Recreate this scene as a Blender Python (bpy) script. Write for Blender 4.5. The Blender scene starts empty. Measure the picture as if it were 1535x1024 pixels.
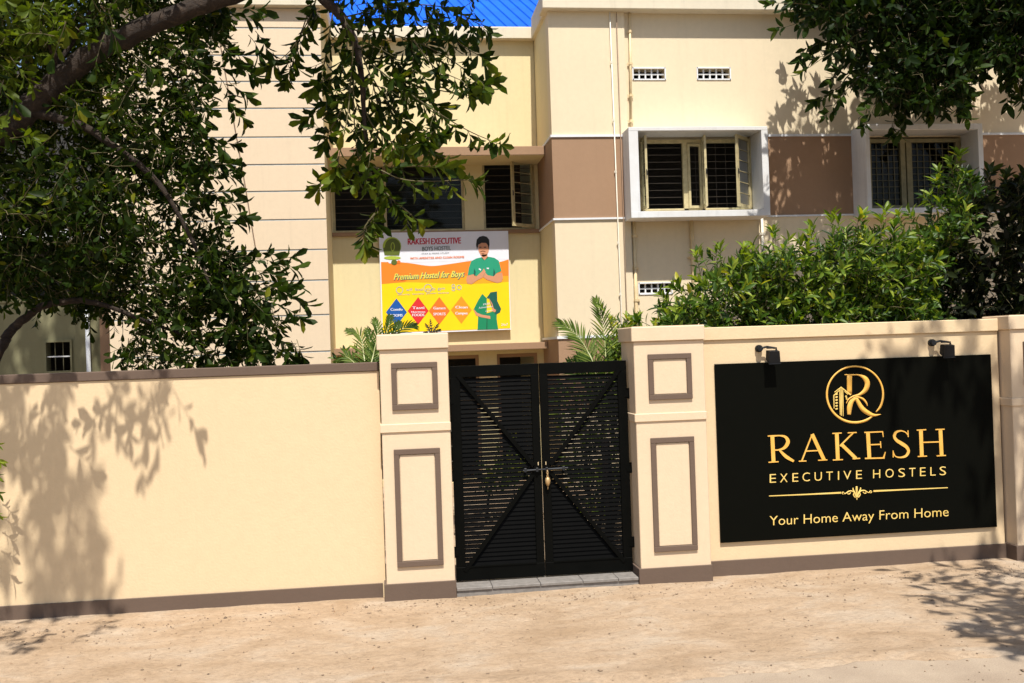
import bpy, math, random
import numpy as np
from mathutils import Vector, Matrix

random.seed(7)
rng = np.random.default_rng(7)
SC = bpy.context.scene
COL = SC.collection

# ------------------------------------------------------------------ camera
YAW, PITCH, ROLL, F, EYE = math.radians(7.035), math.radians(0.4507), math.radians(-1.9035), 1500.0, 2.2
def cam_axes():
    cy, sy, cp, sp = math.cos(YAW), math.sin(YAW), math.cos(PITCH), math.sin(PITCH)
    f = np.array([sy*cp, cy*cp, sp]); r = np.array([cy, -sy, 0.0]); u = np.cross(r, f)
    cr, sr = math.cos(ROLL), math.sin(ROLL)
    return cr*r + sr*u, -sr*r + cr*u, f
CR, CU, CF = cam_axes()
cam_data = bpy.data.cameras.new('camera')
cam = bpy.data.objects.new('camera', cam_data); COL.objects.link(cam)
cam_data.sensor_width = 36.0; cam_data.lens = 36.0*F/1535.0
cam_data.clip_start = 0.1; cam_data.clip_end = 2000
M = Matrix(((CR[0], CU[0], -CF[0], 0), (CR[1], CU[1], -CF[1], 0), (CR[2], CU[2], -CF[2], EYE), (0, 0, 0, 1)))
cam.matrix_world = M
SC.camera = cam

# ------------------------------------------------------------------ light
LD = np.array([-0.035, 1.0, -1.9])            # the way the sunlight travels
world = bpy.data.worlds.new('World'); SC.world = world; world.use_nodes = True
wn = world.node_tree; wn.nodes.clear()
sky = wn.nodes.new('ShaderNodeTexSky'); sky.sky_type = 'NISHITA'; sky.sun_disc = False
sky.sun_elevation = math.atan2(1.9, 1.0018); sky.sun_rotation = math.radians(178.0)
sky.air_density = 1.0; sky.dust_density = 1.5; sky.ozone_density = 1.0
bg = wn.nodes.new('ShaderNodeBackground'); bg.inputs['Strength'].default_value = 0.096
wo = wn.nodes.new('ShaderNodeOutputWorld')
wn.links.new(sky.outputs[0], bg.inputs[0]); wn.links.new(bg.outputs[0], wo.inputs[0])
sl = bpy.data.lights.new('sun', 'SUN'); sl.energy = 4.7; sl.angle = math.radians(0.53); sl.color = (1.0, 0.945, 0.86)
so = bpy.data.objects.new('sun', sl); COL.objects.link(so); so.location = (0, -6, 14)
so.rotation_mode = 'QUATERNION'; so.rotation_quaternion = Vector(LD).to_track_quat('-Z', 'Y')
SC.view_settings.view_transform = 'Standard'; SC.view_settings.look = 'None'
SC.view_settings.exposure = 0.64; SC.view_settings.gamma = 1.0; SC.view_settings.use_curve_mapping = False
SC.cycles.max_bounces = 8; SC.cycles.diffuse_bounces = 4; SC.cycles.transparent_max_bounces = 8

# ------------------------------------------------------------------ geometry helpers
def at(px, py, Y):
    """world point at depth Y under a point measured in the photograph"""
    d = (px-767.5)*CR - (py-512)*CU + F*CF
    t = Y/d[1]
    return np.array([t*d[0], Y, EYE+t*d[2]])
def atx(px, py, Y): return at(px, py, Y)[0]
def atz(px, py, Y): return at(px, py, Y)[2]
def ground_at(px, py):
    d = (px-767.5)*CR - (py-512)*CU + F*CF
    t = -EYE/d[2]
    return np.array([t*d[0], t*d[1], 0.0])
def project(P):
    q = np.asarray(P) - np.array([0, 0, EYE]); w = q@CF
    return 767.5+F*(q@CR)/w, 512-F*(q@CU)/w, w

def put(o, parent=None, label=None, cat=None, group=None, kind=None):
    COL.objects.link(o)
    if parent is not None: o.parent = parent
    return tag(o, label, cat, group, kind)
def tag(o, label=None, cat=None, group=None, kind=None):
    if label: o['label'] = label
    if cat: o['category'] = cat
    if group: o['group'] = group
    if kind: o['kind'] = kind
    return o
def thing(name, loc, label, cat, group=None, kind=None):
    o = bpy.data.objects.new(name, None); o.empty_display_size = 0.2
    o.location = loc; COL.objects.link(o)
    return tag(o, label, cat, group, kind)

class MB:
    """collects faces and links them as one mesh object (world coordinates)"""
    def __init__(s): s.v = []; s.f = []; s.m = []; s.mi = 0
    def add(s, vs, fs):
        n = len(s.v); s.v += [tuple(map(float, v)) for v in vs]
        s.f += [tuple(n+i for i in f) for f in fs]; s.m += [s.mi]*len(fs); return s
    def quad(s, a, b, c, d): return s.add([a, b, c, d], [(0, 1, 2, 3)])
    def box(s, x0, x1, y0, y1, z0, z1, bev=0.0):
        if x1 < x0: x0, x1 = x1, x0
        if y1 < y0: y0, y1 = y1, y0
        if z1 < z0: z0, z1 = z1, z0
        if bev <= 0:
            return s.add([(x0,y0,z0),(x1,y0,z0),(x1,y1,z0),(x0,y1,z0),(x0,y0,z1),(x1,y0,z1),(x1,y1,z1),(x0,y1,z1)],
                [(0,3,2,1),(4,5,6,7),(0,1,5,4),(1,2,6,5),(2,3,7,6),(3,0,4,7)])
        b = min(bev, (x1-x0)/2.2, (y1-y0)/2.2, (z1-z0)/2.2)
        vs = []; idx = {}
        for i, (X, sx) in enumerate(((x0, 1), (x1, -1))):
            for j, (Yv, sy) in enumerate(((y0, 1), (y1, -1))):
                for k, (Z, sz) in enumerate(((z0, 1), (z1, -1))):
                    for a in range(3):
                        p = [X+sx*b, Yv+sy*b, Z+sz*b]; p[a] = (X, Yv, Z)[a]
                        idx[(i, j, k, a)] = len(vs); vs.append(p)
        I = lambda i, j, k, a: idx[(i, j, k, a)]
        fs = []
        for i in (0, 1):
            q = (I(i,0,0,0), I(i,1,0,0), I(i,1,1,0), I(i,0,1,0)); fs.append(q if i else q[::-1])
            q = (I(0,i,0,1), I(1,i,0,1), I(1,i,1,1), I(0,i,1,1)); fs.append(q[::-1] if i else q)
            q = (I(0,0,i,2), I(1,0,i,2), I(1,1,i,2), I(0,1,i,2)); fs.append(q if i else q[::-1])
        for i in (0, 1):
            for j in (0, 1):
                fs.append((I(i,j,0,0), I(i,j,1,0), I(i,j,1,1), I(i,j,0,1)))
                fs.append((I(i,0,j,0), I(i,1,j,0), I(i,1,j,2), I(i,0,j,2)))
                fs.append((I(0,i,j,1), I(1,i,j,1), I(1,i,j,2), I(0,i,j,2)))
                for k in (0, 1): fs.append((I(i,j,k,0), I(i,j,k,1), I(i,j,k,2)))
        return s.add(vs, fs)
    def bar(s, a, b, w, d, up=(0, 0, 1)):
        """square bar from a to b, w wide (across up), d deep"""
        a = np.array(a, float); b = np.array(b, float); t = b-a; t /= np.linalg.norm(t)
        u = np.array(up, float); n = np.cross(t, u)
        if np.linalg.norm(n) < 1e-6: n = np.cross(t, (1, 0, 0))
        n /= np.linalg.norm(n); u = np.cross(n, t)
        vs = [p+sx*n*w/2+sz*u*d/2 for p in (a, b) for sx, sz in ((-1,-1),(1,-1),(1,1),(-1,1))]
        return s.add(vs, [(3,2,1,0),(4,5,6,7),(0,1,5,4),(1,2,6,5),(2,3,7,6),(3,0,4,7)])
    def tube(s, pts, rad, n=8, cap=True, wob=0.0):
        pts = np.array(pts, float); k = len(pts)
        if np.isscalar(rad): rad = [rad]*k
        T = np.gradient(pts, axis=0); T /= np.linalg.norm(T, axis=1)[:, None]+1e-12
        ref = np.array([0.0, 0, 1]) if abs(T[0][2]) < 0.9 else np.array([1.0, 0, 0])
        vs = []; N = None
        for i in range(k):
            if N is None: N = np.cross(T[i], ref)
            N = N - T[i]*(N@T[i]); N /= np.linalg.norm(N)+1e-12; B = np.cross(T[i], N)
            for j in range(n):
                a = 2*math.pi*j/n; r = rad[i]*(1+wob*(random.random()-0.5))
                vs.append(pts[i]+r*(math.cos(a)*N+math.sin(a)*B))
        fs = [(i*n+j, i*n+(j+1) % n, (i+1)*n+(j+1) % n, (i+1)*n+j) for i in range(k-1) for j in range(n)]
        if cap: fs += [tuple(range(n-1, -1, -1)), tuple((k-1)*n+j for j in range(n))]
        return s.add(vs, fs)
    def build(s, name, mat, parent=None, smooth=False, **kw):
        me = bpy.data.meshes.new(name); me.from_pydata(s.v, [], s.f)
        for m in (mat if isinstance(mat, (list, tuple)) else [mat]): me.materials.append(m)
        if any(s.m): me.polygons.foreach_set('material_index', s.m)
        if smooth: me.polygons.foreach_set('use_smooth', [True]*len(me.polygons))
        me.update()
        o = bpy.data.objects.new(name, me)
        if parent is not None: 
            put(o, parent, **kw); settle(o, parent)
            return o
        return put(o, None, **kw)

def world_loc(o):
    v = Vector((0, 0, 0))
    while o is not None: v += o.location; o = o.parent
    return v
def settle(o, parent):
    """things are placed by their empties: a part built in world coordinates is offset back"""
    o.location = -world_loc(parent)

def catmull(pts, n=8, closed=False):
    P = np.array(pts, float); k = len(P); out = []
    rngk = range(k) if closed else range(k-1)
    for i in rngk:
        p0 = P[(i-1) % k] if closed or i > 0 else 2*P[0]-P[1]
        p1 = P[i]; p2 = P[(i+1) % k]
        p3 = P[(i+2) % k] if closed or i+2 < k else 2*P[-1]-P[-2]
        for j in range(n):
            t = j/n
            out.append(0.5*((2*p1)+(-p0+p2)*t+(2*p0-5*p1+4*p2-p3)*t*t+(-p0+3*p1-3*p2+p3)*t**3))
    if not closed: out.append(P[-1])
    return np.array(out)

def wall_grid(mb, x0, x1, z0, z1, y0, y1, holes=()):
    """solid wall in the XZ plane with real openings"""
    xs = sorted({x0, x1, *[min(max(h[i], x0), x1) for h in holes for i in (0, 1)]})
    zs = sorted({z0, z1, *[min(max(h[i], z0), z1) for h in holes for i in (2, 3)]})
    def solid(i, k):
        if not (0 <= i < len(xs)-1 and 0 <= k < len(zs)-1): return False
        cx, cz = (xs[i]+xs[i+1])/2, (zs[k]+zs[k+1])/2
        return not any(h[0] < cx < h[1] and h[2] < cz < h[3] for h in holes)
    for i in range(len(xs)-1):
        for k in range(len(zs)-1):
            if not solid(i, k): continue
            a, b, c, d = xs[i], xs[i+1], zs[k], zs[k+1]
            mb.quad((a,y0,c),(b,y0,c),(b,y0,d),(a,y0,d)); mb.quad((b,y1,c),(a,y1,c),(a,y1,d),(b,y1,d))
            if not solid(i-1, k): mb.quad((a,y1,c),(a,y0,c),(a,y0,d),(a,y1,d))
            if not solid(i+1, k): mb.quad((b,y0,c),(b,y1,c),(b,y1,d),(b,y0,d))
            if not solid(i, k-1): mb.quad((a,y0,c),(a,y1,c),(b,y1,c),(b,y0,c))
            if not solid(i, k+1): mb.quad((a,y0,d),(b,y0,d),(b,y1,d),(a,y1,d))
    return mb

# ------------------------------------------------------------------ materials
def new_mat(name):
    m = bpy.data.materials.new(name); m.use_nodes = True
    nt = m.node_tree; nt.nodes.clear()
    out = nt.nodes.new('ShaderNodeOutputMaterial'); p = nt.nodes.new('ShaderNodeBsdfPrincipled')
    nt.links.new(p.outputs[0], out.inputs[0])
    return m, nt, p, out
def coords(nt, scale=(1, 1, 1)):
    g = nt.nodes.new('ShaderNodeNewGeometry'); mp = nt.nodes.new('ShaderNodeMapping')
    mp.inputs['Scale'].default_value = scale; nt.links.new(g.outputs['Position'], mp.inputs[0])
    return mp.outputs[0]
def noise(nt, vec, scale, detail=4, rough=0.55, dist=0.0):
    n = nt.nodes.new('ShaderNodeTexNoise'); n.inputs['Scale'].default_value = scale
    n.inputs['Detail'].default_value = detail; n.inputs['Roughness'].default_value = rough
    n.inputs['Distortion'].default_value = dist
    nt.links.new(vec, n.inputs['Vector']); return n.outputs['Fac']
def ramp(nt, fac, stops):
    r = nt.nodes.new('ShaderNodeValToRGB'); e = r.color_ramp.elements
    while len(e) < len(stops): e.new(0.5)
    for i, (p, c) in enumerate(stops):
        e[i].position = p; e[i].color = (c, c, c, 1) if np.isscalar(c) else (*c, 1)
    nt.links.new(fac, r.inputs[0]); return r.outputs[0]
def mix(nt, fac, a, b, mode='MIX'):
    m = nt.nodes.new('ShaderNodeMix'); m.data_type = 'RGBA'; m.blend_type = mode
    for i, val in ((0, fac), (6, a), (7, b)):
        sock = m.inputs[i]
        if hasattr(val, 'links'): nt.links.new(val, sock)
        elif np.isscalar(val): sock.default_value = val if i == 0 else (val, val, val, 1)
        else: sock.default_value = (*val, 1)
    return m.outputs[2]
def bump(nt, p, h, strength, dist=0.01, chain=None):
    b = nt.nodes.new('ShaderNodeBump'); b.inputs['Strength'].default_value = strength
    b.inputs['Distance'].default_value = dist
    nt.links.new(h, b.inputs['Height'])
    if chain: nt.links.new(chain, b.inputs['Normal'])
    nt.links.new(b.outputs[0], p.inputs['Normal']); return b.outputs[0]

def plaster(name, col, rough=0.85, dirt=0.18, streak=0.12, grain=0.35, dirtcol=None, spec=0.25):
    m, nt, p, _ = new_mat(name)
    v = coords(nt); vs = coords(nt, (9, 9, 0.55))
    dc = dirtcol or tuple(c*0.62 for c in col)
    a = ramp(nt, noise(nt, v, 0.9, 6, 0.6), [(0.35, 0.0), (0.75, 1.0)])
    c = mix(nt, 0.0, col, col)
    n1 = nt.nodes.new('ShaderNodeMath'); n1.operation = 'MULTIPLY'; n1.inputs[1].default_value = dirt
    nt.links.new(a, n1.inputs[0]); c = mix(nt, n1.outputs[0], col, dc)
    s = ramp(nt, noise(nt, vs, 1.0, 5, 0.65), [(0.52, 0.0), (0.8, 1.0)])
    n2 = nt.nodes.new('ShaderNodeMath'); n2.operation = 'MULTIPLY'; n2.inputs[1].default_value = streak
    nt.links.new(s, n2.inputs[0]); c = mix(nt, n2.outputs[0], c, tuple(x*0.5 for x in col))
    g = noise(nt, v, 14, 5, 0.6); gm = ramp(nt, g, [(0.3, 0.975), (0.7, 1.02)])
    c = mix(nt, 1.0, c, gm, 'MULTIPLY')
    nt.links.new(c, p.inputs['Base Color'])
    p.inputs['Roughness'].default_value = rough; p.inputs['Specular IOR Level'].default_value = spec
    b1 = bump(nt, p, noise(nt, v, 42, 6, 0.62), grain, 0.006)
    bump(nt, p, noise(nt, v, 2.6, 3, 0.5), grain*0.35, 0.02, b1)
    return m
def simple(name, col, rough=0.5, metal=0.0, spec=0.5, var=0.15, bmp=0.0, bscale=60, nscale=8, coat=0.0):
    m, nt, p, _ = new_mat(name); v = coords(nt)
    n = ramp(nt, noise(nt, v, nscale, 5, 0.6), [(0.3, 1-var), (0.7, 1+var)])
    nt.links.new(mix(nt, 1.0, col, n, 'MULTIPLY'), p.inputs['Base Color'])
    p.inputs['Roughness'].default_value = rough; p.inputs['Metallic'].default_value = metal
    p.inputs['Specular IOR Level'].default_value = spec; p.inputs['Coat Weight'].default_value = coat
    if bmp: bump(nt, p, noise(nt, v, bscale, 4, 0.6), bmp, 0.004)
    return m
MAT = {}
MAT['wall'] = plaster('cream_boundary_plaster', (0.625, 0.482, 0.302), dirt=0.06, streak=0.06, grain=0.33)
MAT['pillar'] = plaster('cream_pillar_plaster', (0.62, 0.485, 0.335), dirt=0.07, streak=0.08, grain=0.28)
MAT['bwall'] = plaster('cream_house_plaster', (0.69, 0.585, 0.41), dirt=0.10, streak=0.10, grain=0.2)
MAT['rwall'] = plaster('yellow_cream_plaster', (0.68, 0.585, 0.345), dirt=0.11, streak=0.14, grain=0.2)
MAT['wing'] = plaster('peach_cream_panel_plaster', (0.69, 0.562, 0.405), dirt=0.08, streak=0.14, grain=0.2)
MAT['taupe'] = plaster('taupe_boundary_paint', (0.118, 0.082, 0.061), dirt=0.2, streak=0.1, grain=0.25)
MAT['moulding'] = plaster('taupe_moulding_paint', (0.128, 0.089, 0.066), dirt=0.2, streak=0.05, grain=0.2)
MAT['brown'] = plaster('brown_band_paint', (0.325, 0.205, 0.125), dirt=0.15, streak=0.12, grain=0.25)
MAT['coping'] = plaster('stained_coping_plaster', (0.68, 0.61, 0.47), dirt=0.35, streak=0.35, grain=0.25)
MAT['white'] = plaster('white_trim_paint', (0.70, 0.72, 0.74), dirt=0.25, streak=0.25, grain=0.15)
MAT['whitepatch'] = plaster('weathered_white_surround', (0.66, 0.68, 0.69), dirt=0.4, streak=0.35, grain=0.15, dirtcol=(0.42, 0.33, 0.24))
MAT['annex'] = plaster('leaf_shade_old_plaster', (0.22, 0.21, 0.12), dirt=0.6, streak=0.5, grain=0.35)  # leaf-filtered green light and tree shade are put into this colour
MAT['groove'] = simple('grey_groove', (0.34, 0.37, 0.38), 0.8)
MAT['windowshaded'] = simple('shade_darkened_window_paint', (0.20, 0.18, 0.10), 0.6, 0, 0.3, 0.2, 0.1, 30, 14)  # the olive window paint again, its colour darkened for the window in shade
MAT['gate'] = simple('black_gate_paint', (0.0022, 0.0024, 0.0020), 0.5, 0.0, 0.05, 0.2, 0.12, 40)
MAT['slat'] = simple('black_slat_paint', (0.002, 0.002, 0.0018), 0.5, 0.0, 0.05, 0.2, 0.1, 40)
MAT['steel'] = simple('worn_latch_steel', (0.035, 0.038, 0.042), 0.4, 0.7, 0.5, 0.4)
MAT['brass'] = simple('brass_lock', (0.42, 0.28, 0.13), 0.45, 0.5, 0.5, 0.3)
MAT['window'] = simple('olive_cream_window_paint', (0.47, 0.40, 0.22), 0.5, 0, 0.4, 0.2, 0.1, 30, 14)
MAT['iron'] = simple('dark_grille_iron', (0.09, 0.075, 0.06), 0.6, 0.2)
MAT['grid'] = simple('olive_grille_iron', (0.12, 0.11, 0.06), 0.6, 0.1)
MAT['room'] = simple('unlit_room_plaster', (0.035, 0.033, 0.03), 0.9)  # the darkness of unlit rooms is put into this colour
MAT['pipe'] = simple('cream_pipe_plastic', (0.66, 0.52, 0.30), 0.5, 0, 0.4, 0.12)
MAT['pipew'] = simple('white_pipe_plastic', (0.70, 0.66, 0.55), 0.5, 0, 0.4, 0.12)
MAT['wire'] = simple('brown_wire', (0.25, 0.16, 0.10), 0.6)
MAT['signface'] = simple('black_sign_panel', (0.0025, 0.0027, 0.0017), 0.6, 0, 0.04, 0.05)
MAT['lamp'] = simple('black_lamp_casting', (0.010, 0.011, 0.013), 0.5, 0, 0.2, 0.2, 0.1)
MAT['lens'] = simple('lamp_lens', (0.12, 0.12, 0.12), 0.1, 0, 0.6)
MAT['granite'] = simple('grey_granite_slab', (0.19, 0.175, 0.16), 0.6, 0, 0.3, 0.2, 0.2, 90, 22)
MAT['bark'] = None

def gold(name, a, b, z0, z1):
    """gold print that runs from deeper to paler over the height of the lettering"""
    m, nt, p, _ = new_mat(name); g = nt.nodes.new('ShaderNodeNewGeometry'); n = noise(nt, coords(nt), 7.0, 2)
    nt.links.new(ramp(nt, n, [(0.3, a), (0.7, b)]), p.inputs['Base Color'])
    p.inputs['Roughness'].default_value = 0.5; p.inputs['Specular IOR Level'].default_value = 0.3
    return m
MAT['gold'] = gold('deep_gold', (0.68, 0.36, 0.06), (0.76, 0.44, 0.10), 0, 1)
MAT['palegold'] = gold('pale_gold', (0.70, 0.49, 0.12), (0.76, 0.55, 0.18), 0, 1)

def glass_mat():
    m, nt, p, out = new_mat('dark_window_glass')
    p.inputs['Base Color'].default_value = (0.01, 0.012, 0.014, 1); p.inputs['Roughness'].default_value = 0.05
    p.inputs['Specular IOR Level'].default_value = 0.5
    tr = nt.nodes.new('ShaderNodeBsdfTransparent'); tr.inputs[0].default_value = (0.75, 0.8, 0.8, 1)
    gl = nt.nodes.new('ShaderNodeBsdfGlossy'); gl.inputs['Roughness'].default_value = 0.04; gl.inputs[0].default_value = (0.5, 0.5, 0.5, 1)
    fr = nt.nodes.new('ShaderNodeFresnel'); fr.inputs[0].default_value = 1.33
    ms = nt.nodes.new('ShaderNodeMixShader'); nt.links.new(fr.outputs[0], ms.inputs[0])
    nt.links.new(tr.outputs[0], ms.inputs[1]); nt.links.new(gl.outputs[0], ms.inputs[2]); nt.links.new(ms.outputs[0], out.inputs[0])
    return m
MAT['glass'] = glass_mat()

def bark_mat():
    m, nt, p, _ = new_mat('brown_bark'); v = coords(nt, (1, 1, 1))
    w = noise(nt, v, 9, 8, 0.7, 1.2)
    nt.links.new(ramp(nt, w, [(0.3, (0.012, 0.007, 0.0045)), (0.55, (0.034, 0.021, 0.013)), (0.8, (0.10, 0.066, 0.042))]), p.inputs['Base Color'])
    p.inputs['Roughness'].default_value = 0.9
    b = bump(nt, p, noise(nt, v, 24, 8, 0.7, 1.5), 0.9, 0.02)
    bump(nt, p, w, 0.8, 0.04, b); return m
MAT['bark'] = bark_mat()
MAT['stem'] = simple('green_brown_stem', (0.09, 0.075, 0.03), 0.8)

def leaf_mat(name, dark, mid, light, trans=0.35, rough=0.45, spec=0.09):
    m, nt, p, out = new_mat(name)
    a = nt.nodes.new('ShaderNodeAttribute'); a.attribute_name = 'tint'
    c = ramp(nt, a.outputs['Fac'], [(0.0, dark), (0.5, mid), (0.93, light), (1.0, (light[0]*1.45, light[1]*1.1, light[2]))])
    n = ramp(nt, noise(nt, coords(nt), 30, 3), [(0.3, 0.85), (0.7, 1.12)])
    c = mix(nt, 1.0, c, n, 'MULTIPLY')
    nt.links.new(c, p.inputs['Base Color']); p.inputs['Roughness'].default_value = rough
    p.inputs['Specular IOR Level'].default_value = spec
    t = nt.nodes.new('ShaderNodeBsdfTranslucent')
    tc = mix(nt, 1.0, c, (1.9, 1.9, 0.5), 'MULTIPLY'); nt.links.new(tc, t.inputs[0])
    ms = nt.nodes.new('ShaderNodeMixShader'); ms.inputs[0].default_value = trans
    nt.links.new(p.outputs[0], ms.inputs[1]); nt.links.new(t.outputs[0], ms.inputs[2]); nt.links.new(ms.outputs[0], out.inputs[0])
    return m
MAT['leaf'] = leaf_mat('tree_leaf', (0.007, 0.013, 0.003), (0.020, 0.040, 0.005), (0.090, 0.125, 0.012))
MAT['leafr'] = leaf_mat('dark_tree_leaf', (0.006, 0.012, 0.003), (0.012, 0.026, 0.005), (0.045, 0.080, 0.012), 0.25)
MAT['bushleaf'] = leaf_mat('glossy_bush_leaf', (0.010, 0.026, 0.004), (0.048, 0.100, 0.010), (0.22, 0.28, 0.030), 0.3, 0.42, 0.25)
MAT['darkbush'] = leaf_mat('shade_dark_purple_green_leaf', (0.010, 0.009, 0.007), (0.012, 0.018, 0.007), (0.04, 0.055, 0.012), 0.2, 0.5)  # shade and backlight on the bush are put into these dark leaf colours
MAT['frond'] = leaf_mat('palm_frond_green', (0.020, 0.045, 0.008), (0.055, 0.10, 0.016), (0.17, 0.22, 0.05), 0.3, 0.4)
MAT['dryleaf'] = simple('dry_leaf_litter', (0.20, 0.11, 0.05), 0.8, var=0.5, nscale=3)

def roof_mat():
    m, nt, p, _ = new_mat('blue_roof_paint'); v = coords(nt)
    n = ramp(nt, noise(nt, v, 2.5, 5), [(0.3, (0.001, 0.085, 0.50)), (0.7, (0.002, 0.115, 0.62))])
    nt.links.new(n, p.inputs['Base Color']); p.inputs['Roughness'].default_value = 0.4; return m
MAT['blueroof'] = roof_mat()

def ground_mat():
    m, nt, p, _ = new_mat('dusty_sand_ground'); v = coords(nt); vs = coords(nt, (1, 1.5, 1))
    c = ramp(nt, noise(nt, vs, 1.3, 8, 0.62, 0.6), [(0.3, (0.35, 0.245, 0.152)), (0.5, (0.43, 0.315, 0.21)), (0.72, (0.47, 0.38, 0.285))])
    c2 = ramp(nt, noise(nt, vs, 11, 8, 0.7, 1.6), [(0.3, 0.74), (0.5, 1.0), (0.75, 1.12)])
    c = mix(nt, 1.0, c, c2, 'MULTIPLY')
    vo = nt.nodes.new('ShaderNodeTexVoronoi'); vo.inputs['Scale'].default_value = 46
    nt.links.new(v, vo.inputs['Vector'])
    sp = ramp(nt, vo.outputs['Distance'], [(0.0, 1.0), (0.12, 1.0), (0.16, 0.0)])
    gate = ramp(nt, noise(nt, v, 21, 2), [(0.60, 0.0), (0.66, 0.75)])
    f = mix(nt, 1.0, sp, gate, 'MULTIPLY')
    c = mix(nt, f, c, (0.14, 0.09, 0.055))
    gm = noise(nt, v, 160, 3, 0.7); c = mix(nt, 1.0, c, ramp(nt, gm, [(0.3, 0.86), (0.7, 1.1)]), 'MULTIPLY')
    nt.links.new(c, p.inputs['Base Color']); p.inputs['Roughness'].default_value = 0.95
    p.inputs['Specular IOR Level'].default_value = 0.15
    cr = ramp(nt, noise(nt, vs, 10.0, 6, 0.65, 2.5), [(0.478, 0.0), (0.5, 1.0), (0.522, 0.0)])
    crm = mix(nt, 1.0, cr, ramp(nt, noise(nt, v, 9, 3), [(0.46, 0.0), (0.58, 0.5)]), 'MULTIPLY')
    c = mix(nt, crm, c, (0.19, 0.12, 0.07)); nt.links.new(c, p.inputs['Base Color'])
    b = bump(nt, p, noise(nt, vs, 18, 8, 0.72, 1.6), 0.75, 0.024)
    bump(nt, p, noise(nt, v, 85, 5, 0.75), 0.7, 0.010, b); return m
MAT['ground'] = ground_mat()
def road_mat():
    m, nt, p, _ = new_mat('worn_dusty_road'); v = coords(nt)
    c = ramp(nt, noise(nt, v, 2.0, 8, 0.65), [(0.3, (0.27, 0.205, 0.145)), (0.7, (0.36, 0.285, 0.205))])
    c = mix(nt, 1.0, c, ramp(nt, noise(nt, v, 110, 5, 0.75), [(0.3, 0.7), (0.7, 1.2)]), 'MULTIPLY')
    nt.links.new(c, p.inputs['Base Color']); p.inputs['Roughness'].default_value = 0.9
    bump(nt, p, noise(nt, v, 90, 6, 0.75), 0.6, 0.008); return m
MAT['road'] = road_mat()
MAT['pebble'] = simple('pale_pebble', (0.24, 0.17, 0.11), 0.85, var=0.6, nscale=5)

def flat(name, col, rough=0.5):
    return simple(name, col, rough, 0, 0.3, 0.04, 0, 60, 3)

# ------------------------------------------------------------------ ground and road
def fbm(x, y, seed=0, octs=5, base=0.6):
    r = np.random.default_rng(seed); z = np.zeros_like(x)
    for o in range(octs):
        f = base*2**o
        for k in range(5):
            a = r.uniform(0, 2*math.pi); p = r.uniform(0, 7)
            z += np.sin((x*math.cos(a)+y*math.sin(a))*f*r.uniform(2.2, 5.5)+p)/(5*1.75**o)
    return z
def grid_mesh(name, xs, ys, zf, mat, **kw):
    X, Yg = np.meshgrid(xs, ys); Z = zf(X, Yg); nx, ny = len(xs), len(ys)
    co = np.stack([X, Yg, Z], -1).reshape(-1, 3)
    i = np.arange(nx*ny).reshape(ny, nx)
    q = np.stack([i[:-1, :-1], i[:-1, 1:], i[1:, 1:], i[1:, :-1]], -1).reshape(-1, 4)
    o = np_mesh(name, co, q, mat); return put(o, None, **kw)
def np_mesh(name, co, faces, mat, tint=None, smooth=True):
    me = bpy.data.meshes.new(name); co = np.asarray(co, np.float32); faces = np.asarray(faces, np.int32)
    k = faces.shape[1]
    me.vertices.add(len(co)); me.vertices.foreach_set('co', co.ravel())
    me.loops.add(faces.size); me.loops.foreach_set('vertex_index', faces.ravel())
    me.polygons.add(len(faces)); me.polygons.foreach_set('loop_start', np.arange(0, faces.size, k, dtype=np.int32))
    me.polygons.foreach_set('loop_total', np.full(len(faces), k, np.int32))
    if smooth: me.polygons.foreach_set('use_smooth', np.ones(len(faces), bool))
    me.materials.append(mat)
    if tint is not None:
        a = me.attributes.new('tint', 'FLOAT', 'POINT'); a.data.foreach_set('value', np.asarray(tint, np.float32))
    me.update(calc_edges=True); me.validate()
    return bpy.data.objects.new(name, me)

def gz(X, Yv):
    near = np.clip((9.6-Yv)/1.2, 0, 1)
    edge = np.clip(1-np.abs(X)/60, 0, 1)
    z = fbm(X, Yv*1.6, 3, 6, 0.55)*0.013 + fbm(X*1.3, Yv*2.4, 9, 5, 3.0)*0.006
    bank = 0.03*np.exp(-((Yv-road_edge(X)-0.16)/0.13)**2)
    heap = np.clip((Yv-8.72)/0.4, 0, 1)*np.clip(0.010+fbm(X*1.5, Yv, 21, 4, 1.2)*0.016, 0, 0.045)
    return (z+heap)*near*edge + bank*edge*near - 0.004
def road_edge(X): return np.where(X > -0.5, 5.78+0.055*np.clip(X, -0.5, 9)+0.03*np.sin(X*3.1)+0.02*np.sin(X*7.7+1), 5.75)-0.0
_e1 = ground_at(960, 1024); _e2 = ground_at(1535, 985)
def road_edge(X):
    s = (_e2[1]-_e1[1])/(_e2[0]-_e1[0])
    return _e1[1]+s*(X-_e1[0])+0.05*np.sin(X*2.3+0.5)+0.03*np.sin(X*6.1+1)+0.012*np.sin(X*17)
xs = np.concatenate([np.linspace(-300, -9, 14), np.arange(-8.5, 11, 0.035), np.linspace(11.5, 300, 14)])
ys = np.concatenate([np.linspace(-200, 3.0, 18), np.arange(3.1, 9.6, 0.035), np.linspace(9.8, 600, 26)])
grid_mesh('ground', xs, ys, gz, MAT['ground'], kind='structure')
rb = MB()
rx = np.arange(-9, 12.01, 0.05); re = road_edge(rx)
jit = rng.normal(0, 0.009, len(rx))
far = np.full_like(rx, -4.0)
vs = [(x, y+j, 0.016) for x, y, j in zip(rx, re, jit)]+[(x, y+j-0.04, 0.028) for x, y, j in zip(rx, re, jit)]+[(x, y, 0.028) for x, y in zip(rx, far)]
n = len(rx)
rb.add(vs, [(i+n, i+1+n, i+1, i) for i in range(n-1)]+[(i+2*n, i+1+2*n, i+1+n, i+n) for i in range(n-1)])
rb.build('road', MAT['road'], kind='structure')

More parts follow.
